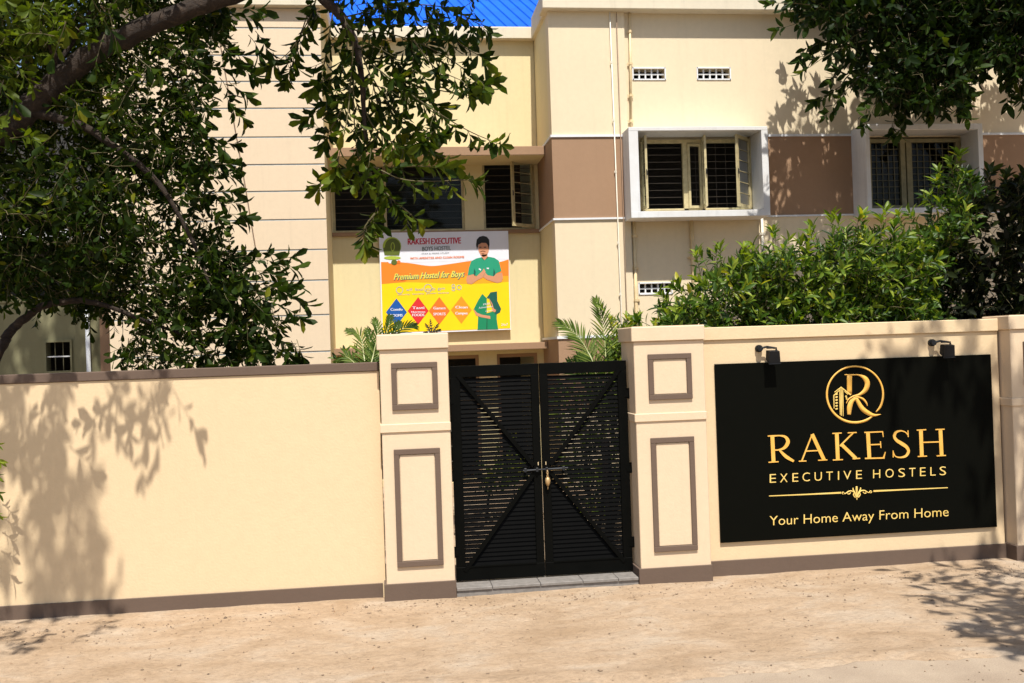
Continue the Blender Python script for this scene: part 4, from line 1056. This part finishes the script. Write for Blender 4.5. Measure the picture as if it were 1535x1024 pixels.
# a limb that reaches out over the street above the picture
limb(lt, [(-4.95, 10.2, 3.0), (-4.8, 9.2, 4.8), (-4.5, 8.2, 6.2), (-4.1, 7.0, 7.2), (-3.7, 5.9, 7.9), (-3.3, 5.0, 8.3)], 0.14, 0.05)
limb(lt, [(-5.0, 10.2, 3.4), (-4.6, 10.4, 5.4), (-3.6, 10.5, 7.0), (-2.2, 10.4, 7.9), (-0.8, 10.2, 8.3)], 0.14, 0.05)
limb(lt, [(-4.5, 8.2, 6.2), (-3.9, 7.9, 6.3), (-3.2, 7.7, 6.1), (-2.5, 7.6, 5.6)], 0.05, 0.02)

fo = Foliage(11); r = fo.r
hshoots = [  # strands of the hanging spray: pixel polylines with leaves along them
 [(530,60),(526,120),(520,180),(508,235)], [(540,75),(560,130),(572,200),(575,270),(562,320)], [(550,90),(600,130),(650,165),(700,195),(738,212)],
 [(530,45),(600,55),(660,80),(715,118),(725,128)], [(520,25),(600,8),(670,12),(715,35)], [(575,150),(610,200),(640,225),(662,235)], [(560,250),(600,268),(640,272),(690,270)],
 [(470,-5),(455,40),(443,80),(437,100)], [(500,12),(492,60),(485,100)], [(508,235),(500,262),(488,272)], [(570,280),(590,300),(612,318)], [(562,320),(548,338),(545,350)],
 [(540,110),(520,150),(498,190),(492,200)], [(545,160),(560,190),(590,215),(600,220)], [(600,130),(630,130),(690,140),(722,128)], [(475,-5),(465,25),(440,70),(420,90)],
 [(575,60),(590,100),(600,130),(640,150)], [(620,60),(650,100),(690,120)], [(510,30),(520,70),(500,110),(478,125)], [(560,200),(545,230),(530,250)], [(640,20),(680,60),(712,80)], [(540,130),(500,150),(470,170)],[(650,165),(655,190),(640,205)],
 [(530,100),(530,160),(535,225),(545,262)], [(585,215),(600,245),(640,250)], [(515,75),(510,120),(500,150)], [(560,120),(585,160),(620,190),(650,200)]]
for st_ in hshoots:
    Yb = r.uniform(9.8, 10.7); pts = [A(x, y, Yb+0.08*i*r.uniform(-1, 1)) for i, (x, y) in enumerate(st_)]
    C = catmull(pts, 5); fo.tw.tube(C, np.linspace(0.009, 0.004, len(C)), 5, False)
    m = len(C)
    lower = st_[-1][1] > 215
    for i in range(1, m, 2):
        d = C[min(i+1, m-1)]-C[i-1]; d /= np.linalg.norm(d)+1e-9
        side = r.normal(0, 0.75, 3); dd = d+side*0.9+np.array([0, 0, -0.25])
        fo.shoot(C[i], dd, r.uniform(0.06, 0.18), r.integers(4, 8), 0.165, 0.35, 0.5+(0.22 if lower and i > m*0.5 else 0), 0.95, 0.5)
    d = C[-1]-C[-3]; fo.shoot(C[-1], d, 0.14, 9, 0.20, 0.3, 0.55+(0.2 if lower else 0), 1.0, 0.8)
# extra fill for the dense heart of the spray
for i in range(100):
    x, y = sample_poly(r, [(490,-30),(560,-30),(725,-30),(722,40),(715,120),(640,110),(600,150),(585,235),(545,255),(525,200),(545,90),(500,40)])
    p = A(x, y, r.uniform(9.8, 10.8)); fo.shoot(p, r.normal(0, 1, 3)+[0, 0, -0.4], r.uniform(0.12, 0.3), r.integers(4, 8), 0.155, 0.4, 0.35, 0.95, 0.5)
# crown mass on the left
massp = [(-120,-120),(325,-60),(345,30),(325,60),(320,100),(315,140),(300,180),(312,230),(318,290),(325,345),(355,385),(380,420),(405,462),(422,500),(420,535),(330,548),(250,545),(200,540),(185,490),(165,455),(100,448),(-120,440)]
def limb_close(x, y):
    q = np.array([x, y])
    for (a, b, lim) in LSEG:
        a = np.array(a, float); b = np.array(b, float); t = np.clip((q-a)@(b-a)/((b-a)@(b-a)), 0, 1)
        if np.linalg.norm(q-a-(b-a)*t) < lim: return True
    return False
_ml = [(-40,235),(10,192),(60,148),(98,112),(164,66),(230,36),(306,8)]; _m2 = [(60,172),(130,192),(175,222),(225,262),(255,300),(290,365)]; _m3 = [(0,524),(40,474),(100,452),(170,462)]
LSEG = [(a, b, w_) for L_, w_ in ((_ml, 44), (_m2, 20), (_m3, 34)) for a, b in zip(L_[:-1], L_[1:])]
for i in range(3900):
    x, y = sample_poly(r, massp)
    # gaps where the wing shows through
    if (300 < x < 372 and 40 < y < 150) and r.random() < 0.6: continue
    if (195 < x < 262 and 60 < y < 150) and r.random() < 0.6: continue
    if (205 < x < 300 and 255 < y < 400) and r.random() < 0.5: continue
    if (165 < x < 460 and y > 470) and r.random() < 0.45: continue
    Yd = r.uniform(9.55, 11.9) if x < 300 else r.uniform(9.7, 10.9)
    if Yd < 10.35 and limb_close(x, y): Yd = r.uniform(10.5, 11.9)
    p = A(x, y, Yd); up = 0.1 if y < 200 else -0.35
    small = 0.112 if x < 300 else 0.135
    fo.shoot(p, r.normal(0, 1, 3)+[0.1 if x > 250 else 0, 0, up], r.uniform(0.15, 0.38) if x < 250 else r.uniform(0.1, 0.24), r.integers(6, 12), small, 0.3, 0.36+0.42*max(0, 1-math.hypot(x-60, y-60)/260), 0.95, 0.35)  # tint rises towards the upper left: sunlit brightness put into leaf colour
# loose sprays on the outline
for (x, y, dx, dz) in ((345,120,1,-1),(372,95,1,-.6),(385,45,1,-1),(355,150,.5,-1),(330,215,1,-.2),(395,385,1,.1),(420,395,1,.2),(445,455,1,-.3),(450,505,.4,-1),(440,520,.3,-1),(350,70,1,-.5),(365,25,1,0),(300,150,.6,-1),(345,60,.8,-.8),(270,120,.5,-1),(400,405,1,.3),(430,440,1,.1),
                       (340,330,1,.3),(335,300,1,.2),(330,260,1,.1),(320,245,1,.2),(410,430,1,.1),(415,545,0.2,-1),(300,545,0,-1),(250,548,0,-1),(380,540,0.2,-1)):
    for _ in range(2):
        fo.shoot(A(x-8+r.uniform(-12, 6), y+r.uniform(-12, 8), r.uniform(9.7, 10.4)), (dx, r.normal(0, .4), dz), 0.2, 8, 0.165, 0.35, 0.35, 0.95, 0.8)
# bright foreground leaves hanging at the far left edge of the crown
for i in range(34):
    x, y = sample_poly(r, [(-60,-40),(130,-40),(90,60),(40,110),(20,330),(-60,340)])
    fo.shoot(A(x, y, r.uniform(8.9, 9.5)), r.normal(0, .8, 3)+[0.3, -0.3, 0.1], 0.3, 10, 0.14, 0.35, 0.8, 0.9, 0.4)
# crown above the picture (keeps the sprays in shade)
def canopy(fo, n, box, ll, tint=0.4, cond=None):
    r = fo.r; c = 0
    while c < n:
        p = np.array([r.uniform(*box[0]), r.uniform(*box[1]), r.uniform(*box[2])])
        if cond and not cond(p): continue
        fo.shoot(p, r.normal(0, 1, 3)+[0, 0, 0.1], 0.4, 8, ll, 0.3, tint, 0.95, 0.3); c += 1
def above_frame(p):
    q = p-np.array([0, 0, EYE]); w = q@CF
    return w < 0.5 or 512-F*(q@CU)/w < -45
def clear_of_wall(p): return above_frame(p) and (p[2]-1.9*(9.17-p[1]) > 2.7) and (p[2]-1.9*(15.2-p[1]) < 0.8)
def ell(c, a): return lambda p: (((p-np.array(c))/np.array(a))**2).sum() < 1
e1 = ell((-2.6, 10.6, 8.0), (3.4, 2.2, 2.4))
canopy(fo, 620, ((-6, 1.2), (8.8, 12.6), (5.6, 10.4)), 0.2, 0.45, lambda p: clear_of_wall(p) and e1(p))
e1b = ell((0.2, 10.0, 6.6), (1.5, 1.0, 0.8))
canopy(fo, 150, ((-1.4, 1.7), (9.0, 11), (5.7, 7.6)), 0.18, 0.45, lambda p: clear_of_wall(p) and e1b(p))
# street-side part of the crown, found back along the sunlight from where its shadow lies
def shade_from(fo, pts_fn, n, dr, ll, tint=0.45, nl=6, Lg=0.3, down=-0.9, keep=None):
    r = fo.r; c = 0; tries = 0
    while c < n and tries < n*40:
        tries += 1
        P = pts_fn(); d = r.uniform(*dr); p = P-LD*d
        if keep and not keep(p): continue
        fo.shoot(p, r.normal(0, 0.45, 3)+[0, 0, down], Lg, nl, ll, 0.3, tint, 0.7, 0.6); c += 1
lob1 = [(-40,545),(262,545),(270,575),(255,610),(240,640),(235,670),(222,650),(212,600),(185,590),(178,640),(150,640),(128,600),(100,700),(60,720),(-40,740)]
lob2 = [(20,700),(70,700),(110,690),(140,700),(150,750),(168,800),(160,850),(120,860),(90,880),(50,870),(25,800)]
shade_from(fo, lambda: A(*sample_poly(r, lob1), WY), 66, (1.0, 2.6), 0.15)
shade_from(fo, lambda: A(*sample_poly(r, lob2), WY), 48, (3.2, 4.4), 0.16, keep=above_frame)
gp = [(-60,880),(60,868),(110,880),(165,910),(150,945),(70,985),(-60,1000)]
def gpt(poly_):
    def f():
        x, y = sample_poly(r, poly_); return ground_at(x, y)
    return f
shade_from(fo, gpt(gp), 50, (2.6, 4.0), 0.17, keep=above_frame, down=-0.2)
shade_from(fo, lambda: A(*sample_poly(r, [(-60,440),(175,440),(175,565),(-60,565)]), 17.0), 170, (4.2, 6.2), 0.24, keep=above_frame)  # unseen foliage added high up to shade the annex
limb(lt, [(-5.0, 10.3, 3.2), (-5.6, 10.9, 6.0), (-5.6, 11.6, 9.0), (-5.2, 12.0, 11.5)], 0.16, 0.05)  # unseen limb added to carry the foliage that shades the annex
canopy(fo, 260, ((-7.5, -3.4), (4.4, 9.8), (6.2, 9.2)), 0.2, 0.5, above_frame)
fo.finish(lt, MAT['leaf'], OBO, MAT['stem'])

# ---- right tree: stands by the building, crown hangs into the upper right corner
rt = thing('shade_tree', (11.4, 12.6, 0), 'dark leafy tree hanging into the upper right corner in front of the hostel wall', 'tree')
limb(rt, [(11.4, 12.6, -0.2), (11.3, 12.6, 2.0), (11.0, 12.8, 4.2), (10.6, 13.0, 5.6)], 0.26, 0.17, name='trunk', n=14)
limb(rt, [(10.7, 13.0, 5.2), A(1600, 40, 13.5), A(1500, 10, 13.5), A(1420, 0, 13.6), A(1330, 20, 13.6), A(1270, 60, 13.6)], 0.12, 0.03)
limb(rt, [(10.8, 12.9, 4.9), A(1580, 90, 13.3), A(1500, 90, 13.4), A(1420, 100, 13.5), A(1370, 130, 13.5), A(1340, 160, 13.5)], 0.10, 0.02)
limb(rt, [(10.6, 13.0, 5.6), (9.6, 13.1, 7.6), (8.6, 13.2, 9.0), (7.6, 13.2, 9.8)], 0.14, 0.04)
fo = Foliage(23); r = fo.r
rp = [(1190,-60),(1200,-10),(1225,10),(1250,15),(1262,50),(1290,60),(1310,40),(1330,60),(1325,100),(1300,110),(1320,140),(1350,130),(1370,150),(1400,135),(1430,150),(1450,110),(1470,90),(1500,70),(1520,100),(1600,120),(1600,-60)]
for i in range(1400):
    x, y = sample_poly(r, rp); p = A(x, y, r.uniform(12.7, 14.5))
    fo.shoot(p, r.normal(0, 1, 3)+[-0.3, 0, -0.4], r.uniform(0.2, 0.45), r.integers(7, 12), 0.165, 0.35, 0.4, 0.95, 0.4)
for (x0, y0, x1, y1) in ((1250,60,1205,82),(1270,25,1170,5),(1300,60,1215,100),(1310,100,1245,165),(1320,110,1235,145),(1345,130,1340,190),(1370,130,1350,190),(1400,130,1400,160),(1420,120,1435,160),(1440,110,1445,165),(1500,90,1510,145),(1520,90,1530,145),(1330,130,1300,180),(1300,20,1180,40),(1255,5,1200,20),(1310,80,1255,110)):
    Yb = r.uniform(13.0, 14.0); a, b = A(x0, y0, Yb), A(x1, y1, Yb-0.2); C = np.array([a+(b-a)*t+np.array([0, 0, 0.06*math.sin(3.14*t)]) for t in np.linspace(0, 1, 9)])
    fo.tw.tube(C, np.linspace(0.012, 0.004, 9), 5, False)
    for i in range(1, 8): fo.shoot(C[i], (b-a)/np.linalg.norm(b-a)+r.normal(0, 0.5, 3), 0.12, 4, 0.18, 0.35, 0.5, 0.9, 0.3)
    fo.shoot(C[-1], b-a, 0.15, 7, 0.19, 0.3, 0.6, 0.95, 0.6)
e2 = ell((9.3, 13.2, 8.6), (3.4, 2.0, 2.0))
canopy(fo, 200, ((6.9, 12.8), (11.2, 15.0), (6.9, 10.6)), 0.22, 0.4, lambda p: above_frame(p) and e2(p))
# shadow on the band and the boxed window: cast by unseen crown leaves added above the frame
shp = [(1165,225),(1200,200),(1230,190),(1275,200),(1280,310),(1240,300),(1200,315),(1165,300)]
shade_from(fo, lambda: A(*sample_poly(r, shp), B), 8, (2.0, 4.0), 0.17, keep=above_frame, down=0.6)
box2 = [(1290,180),(1450,180),(1450,320),(1290,320)]
shade_from(fo, lambda: A(*sample_poly(r, box2), B-0.4), 240, (2.0, 4.0), 0.19, keep=above_frame)
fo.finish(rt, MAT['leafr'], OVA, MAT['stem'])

# ---- street tree out of view at the right: only its shadow reaches the ground and wall
stt = thing('street_tree', (8.6, 5.6, 0), 'street tree beyond the right edge whose leaf shadow falls on the sandy ground', 'tree')
limb(stt, [(8.6, 5.6, -0.2), (8.5, 5.6, 2.2), (8.2, 5.5, 4.0), (7.6, 5.4, 5.4)], 0.2, 0.12, name='trunk', n=12)
limb(stt, [(8.2, 5.5, 4.0), (7.2, 5.2, 5.2), (6.2, 4.9, 5.8), (5.4, 4.7, 6.1)], 0.09, 0.03)
fo = Foliage(31); r = fo.r
g2 = [(1360,858),(1420,852),(1535,850),(1660,850),(1660,990),(1535,980),(1470,962),(1430,945),(1460,925),(1410,920),(1400,905),(1440,895),(1375,885)]
def offright(p):
    x, y, w = project(p); return (x > 1590 or y < -60) 
shade_from(fo, gpt(g2), 190, (2.4, 3.6), 0.18, keep=offright, down=-0.1)
wpt = lambda: np.array([r.uniform(5.65, 6.6), 9.0, r.uniform(0.1, 2.4)])
shade_from(fo, wpt, 60, (2.6, 4.2), 0.2, keep=offright)
wp2 = lambda: np.array([r.uniform(4.6, 5.7), 9.15, r.uniform(2.1, 2.5)])
shade_from(fo, wp2, 12, (3.0, 4.2), 0.2, keep=offright)
canopy(fo, 260, ((6.6, 10.4), (3.4, 7.6), (5.0, 8.0)), 0.2, 0.45, offright)
# its upper crown shades the dark bush
bpt = lambda: A(*sample_poly(r, [(1400,240),(1600,240),(1600,480),(1440,480)]), 10.8)
shade_from(fo, bpt, 170, (3.5, 5.2), 0.2, keep=above_frame)
fo.finish(stt, MAT['leaf'], OVA, MAT['stem'], nobj=0)

# ---- bushes behind the right wall
def bush(base, label, polyg, n, Yr, mat, ll, tint, tpl, seed, upz=0.7, tips=(), gaps=(), nstem=7, nl=(8, 13), name='bush', tv=0.22):
    t = thing(name, base, label, 'bush'); fo = Foliage(seed); r = fo.r
    c = np.array([sum(p[0] for p in polyg)/len(polyg), sum(p[1] for p in polyg)/len(polyg)])
    for i in range(nstem):
        x, y = sample_poly(r, polyg); p = A(x, y, (Yr[0]+Yr[1])/2+r.normal(0, .3)); b = np.array([base[0]+r.normal(0, 0.15), base[1]+r.normal(0, 0.1), -0.1])
        limb(t, [b, b*0.5+p*0.5+[r.normal(0, .1), 0, -0.1], p], 0.035, 0.008, n=7, name='stem')
    for i in range(n):
        x, y = sample_poly(r, polyg)
        if any(in_poly(x, y, g[0]) and r.random() < g[1] for g in gaps): continue
        Yd = Yr[0]+(Yr[1]-Yr[0])*r.random()**1.3; p = A(x, y, Yd)
        out = np.array([(x-c[0])/300, -0.35, upz])
        fo.shoot(p, out+r.normal(0, 0.55, 3), r.uniform(0.12, 0.28), r.integers(*nl), ll, 0.1, tint+(-0.25 if Yd > Yr[0]+0.5*(Yr[1]-Yr[0]) else 0), 1.0, 0.6, tv)  # rear leaves get a darker tint, inner shade put into their colour
    for (x, y, dx, dz) in tips:
        for _ in range(2): fo.shoot(A(x+r.normal(0, 4), y+26+r.normal(0, 4), Yr[0]+r.uniform(0.1, 0.6)), (dx, -0.1, dz), 0.18, 10, ll*1.1, 0.05, tint+0.15, 0.95, 0.85)
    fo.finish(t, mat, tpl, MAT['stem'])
    return t
b1 = [(1000,492),(1020,470),(1045,452),(1062,425),(1085,410),(1110,410),(1135,400),(1160,388),(1185,400),(1220,392),(1250,378),(1275,372),(1310,368),(1345,365),(1380,390),(1390,600),(990,600)]
bush((4.6, 10.9, 0), 'wide sunlit green bush behind the right wall, below the boxed window', b1, 2000, (9.75, 11.4), MAT['bushleaf'], 0.118, 0.47, LAN, 41, tv=0.26,
     tips=[(975,468,-1,.6),(1012,438,-.8,1),(1035,420,-.7,.8),(1054,385,-.4,1),(1078,375,0,1),(1112,375,.2,1),(1160,348,0,1),(1180,360,.6,.7),(1225,342,-.3,1),(1255,325,-.2,1),(1290,325,.1,1),(1320,322,0,1),(1140,372,-.5,1),(1200,368,.3,1)],
     gaps=[([(1080,420),(1130,420),(1130,480),(1080,480)], 0.3)])
b2 = [(1340,400),(1362,382),(1392,362),(1414,325),(1425,288),(1440,275),(1458,285),(1465,310),(1440,350),(1420,390),(1400,440),(1395,600),(1300,600),(1290,420)]
bush((6.0, 11.4, 0), 'mid green bush with upright bright shoots in front of the shaded boxed window', b2, 950, (10.2, 11.8), MAT['bushleaf'], 0.115, 0.36, LAN, 43, tv=0.26,
     tips=[(1345,335,-.3,1),(1372,312,-.5,.8),(1400,282,-.5,.8),(1422,244,-.3,1),(1436,236,0.2,1),(1410,262,-.3,.8),(1360,325,-.3,1)])
b3 = [(1450,320),(1468,290),(1480,282),(1500,285),(1535,278),(1640,270),(1640,600),(1385,600),(1400,440),(1425,380),(1445,335)]
bush((7.6, 11.2, 0), 'tall bush coloured dark purplish green as in shade, at the right edge behind the wall', b3, 1500, (10.3, 12.2), MAT['darkbush'], 0.12, 0.4, OVA, 47,
     tips=[(1455,262,-.2,1),(1475,250,.4,.8),(1500,258,.2,1),(1525,255,.3,.8)],
     gaps=[([(1435,320),(1505,320),(1500,400),(1440,410)], 0.75), ([(1390,430),(1500,440),(1480,480),(1390,480)], 0.45)])

# ---- palms
def frond(parent, pts, L, n=26, tint=0.5, seed=0, vee=0.6, wid=0.017, mat='frond'):
    r = np.random.default_rng(seed); C = catmull(pts, 10); k = len(C)
    V = []; Fc = []; T = []
    def addleaf(p, d, nn, ln, w):
        d = d/np.linalg.norm(d); s = np.cross(nn, d); s /= np.linalg.norm(s)+1e-9; nrm = np.cross(d, s)
        o = len(V); rows = []
        for t, ww in ((0, .5), (.3, 1), (.65, .8), (1, 0.04)):
            c = p+d*ln*t+np.array([0, 0, -0.22*ln*t*t]); V.extend([c+s*w*ww/2+nrm*w*0.2, c, c-s*w*ww/2+nrm*w*0.2])
        for i in range(3):
            a = o+3*i; Fc.extend([(a, a+1, a+4), (a, a+4, a+3), (a+1, a+2, a+5), (a+1, a+5, a+4)])
        T.extend([tint+r.normal(0, 0.15)]*12)
    for i in range(n):
        u = 0.12+0.88*i/(n-1); q = u*(k-1); j = min(int(q), k-2); p = C[j]+(C[j+1]-C[j])*(q-j); t = C[j+1]-C[j]; t /= np.linalg.norm(t)
        view = np.array([0.1, -1, 0.25]); s = np.cross(t, view); s /= np.linalg.norm(s); up = np.cross(s, t)
        ln = L*math.sin(math.pi*min(0.97, 0.18+0.78*u))**0.6*r.uniform(0.92, 1.05)
        for sd in (-1, 1):
            a = 0.95-0.55*u+r.normal(0, 0.04); d = t*math.cos(a)+s*sd*math.sin(a)+up*vee*0.35+r.normal(0, 0.03, 3)
            addleaf(p, d, up, ln, wid)
    o = np_mesh('frond', np.array(V), np.array(Fc), MAT[mat], np.clip(T, 0, 1)); put(o, parent); settle(o, parent)
    MB().tube(C, np.linspace(0.010, 0.003, k), 5).build('rachis', MAT['frond_stem'] if mat == 'frond' else MAT['bark'], parent)
MAT['frond_stem'] = simple('pale_palm_stalk', (0.30, 0.32, 0.12), 0.5)
def palm(base, label, fr, L, cat='palm', n=26, mat='frond', wid=0.017):
    t = thing('palm', base, label, cat)
    b = np.array(base, float)
    hub = b+[0, 0, fr[0][2]]
    MB().tube(catmull([b-[0, 0, 0.1], b*0.5+hub*0.5+[0.02, 0, 0], hub], 4), 0.045, 10, True, 0.15).build('trunk', MAT['bark'], t, True)
    for i, (pts, Y, zz, tint) in enumerate(fr):
        P = [hub]+[A(x, y, Y+0.06*j) for j, (x, y) in enumerate(pts)]
        frond(t, P, L, n, tint, 100+i, wid=wid, mat=mat)
hz_ = 1.25
palm((atx(905, 600, 10.1), 10.1, 0), 'palm with two large upright fronds behind the gate, beside the right gate pillar', [
    ([(908,560),(907,520),(902,480),(893,450)], 10.0, hz_, 0.6), ([(893,560),(880,525),(862,500),(838,484)], 9.9, hz_, 0.65), ([(915,570),(925,540),(932,510)], 10.3, hz_, 0.3),
    ([(898,575),(885,548),(868,535)], 10.3, hz_, 0.25), ([(890,585),(870,560),(852,545)], 10.0, hz_, 0.35), ([(912,575),(918,550),(912,520)], 10.4, hz_, 0.2)], 0.27, n=30)
palm((atx(550, 600, 9.9), 9.9, 0), 'small palm behind the left wall next to the left gate pillar, under the banner', [
    ([(548,560),(545,530),(540,505),(522,495)], 9.85, 1.4, 0.65), ([(555,560),(560,530),(566,500),(562,480)], 9.8, 1.4, 0.55), ([(560,560),(575,530),(590,500),(598,484)], 10.0, 1.4, 0.35),
    ([(545,565),(532,545),(518,535),(512,545)], 9.9, 1.4, 0.55), ([(565,560),(580,520),(605,492),(622,488)], 10.1, 1.4, 0.2), ([(552,565),(552,540),(555,515),(550,495)], 10.0, 1.4, 0.5), ([(558,560),(570,525),(582,492),(585,475)], 9.95, 1.4, 0.35)], 0.17, n=22)
palm((atx(647, 600, 9.75), 9.75, 0), 'tiny dark palm tip showing just above the left gate pillar in front of the banner', [
    ([(647,520),(647,500),(646,488),(645,480)], 9.75, 1.9, 0.1), ([(647,510),(643,494),(638,486)], 9.75, 1.9, 0.1), ([(648,510),(652,494),(657,486)], 9.75, 1.9, 0.1), ([(648,512),(655,498),(660,494)], 9.75, 1.9, 0.1), ([(646,512),(640,500),(636,498)], 9.75, 1.9, 0.1)], 0.05, n=10, mat='darkbush', wid=0.012)
# low plants behind the gate, and a sprig at the left edge on the street
bush((2.35, 10.4, 0), 'small light green plant between the palm and the right gate pillar', [(918,492),(940,484),(950,500),(950,640),(900,640),(905,560)], 90, (10.0, 10.7), MAT['bushleaf'], 0.09, 0.65, LAN, 51, tips=[(936,482,.2,1),(925,490,-.3,1)], nstem=3, name='plant')
bush((2.4, 12.6, 0), 'mixed green plants inside the yard, seen through the gate slats', [(830,600),(960,580),(960,790),(860,790)], 160, (12.2, 13.2), MAT['bushleaf'], 0.13, 0.6, LAN, 53, nstem=4, name='plant')
bush((0.95, 12.9, 0), 'low green plant inside the yard, seen low between the gate slats', [(735,690),(775,685),(780,740),(735,745)], 30, (12.7, 13.2), MAT['bushleaf'], 0.12, 0.7, LAN, 55, nstem=2, name='plant')
bush((-1.15, 10.4, 0), 'low green plant behind the end of the left wall, below the small palm', [(512,545),(560,535),(560,640),(505,640)], 60, (10.2, 10.7), MAT['bushleaf'], 0.09, 0.55, LAN, 57, nstem=3, name='plant')
sp = thing('climbing_plant', (-3.75, 8.9, 0), 'sprigs of green leaves at the left edge in front of the cream wall', 'plant')
limb(sp, [(-3.78, 8.9, -0.05), (-3.72, 8.88, 0.7), (-3.66, 8.85, 1.3), (-3.62, 8.85, 1.9)], 0.014, 0.005, 'stem', 'stem', 6)
fo = Foliage(61); r = fo.r
for (x, y) in ((-6,668),(-4,690),(-6,712),(-5,770),(-8,740)): 
    fo.shoot(A(x-12, y-6, 8.87), (0.9, -0.1, -0.15), 0.1, 7, 0.085, 0.5, 0.65, 0.7, 0.5)
for i in range(40): fo.shoot((-3.7+r.normal(0, .05), 8.87+r.normal(0, .06), r.uniform(0.5, 1.9)), r.normal(0, .6, 3)+[-0.5, -.2, 0], 0.14, 6, 0.09, 0.3, 0.6)
fo.finish(sp, MAT['bushleaf'], LAN, MAT['stem'])

# fallen leaf scraps on the ground
def litter():
    V, Fc = LAN; co = []; fc = []; k = 0
    for i in range(150):
        u = rng.random()
        if u < 0.45: x, y = rng.uniform(-3.6, 6.2), 9.0-abs(rng.normal(0, 0.12))
        elif u < 0.7: x, y = rng.normal(0.6, 0.5), rng.uniform(8.2, 8.9)
        else: x, y = rng.uniform(-3.4, 6), rng.uniform(6.2, 8.9)
        if y > 8.94: y = 8.93
        s = rng.uniform(0.012, 0.035); a = rng.uniform(0, 6.28); v = V*s*np.array([1, 1, rng.uniform(-2, 2)])
        v = v@np.array([[math.cos(a), math.sin(a), 0], [-math.sin(a), math.cos(a), 0], [0, 0, 1]])+[x, y, float(gz(np.array(x), np.array(y)))+0.008]
        co.append(v); fc.append(Fc+k); k += len(V)
    o = np_mesh('leaf_litter', np.concatenate(co), np.concatenate(fc), MAT['dryleaf'])
    put(o, None, 'scraps of dry brown leaves lying along the foot of the wall and before the gate', 'leaf litter', kind='stuff')
litter()
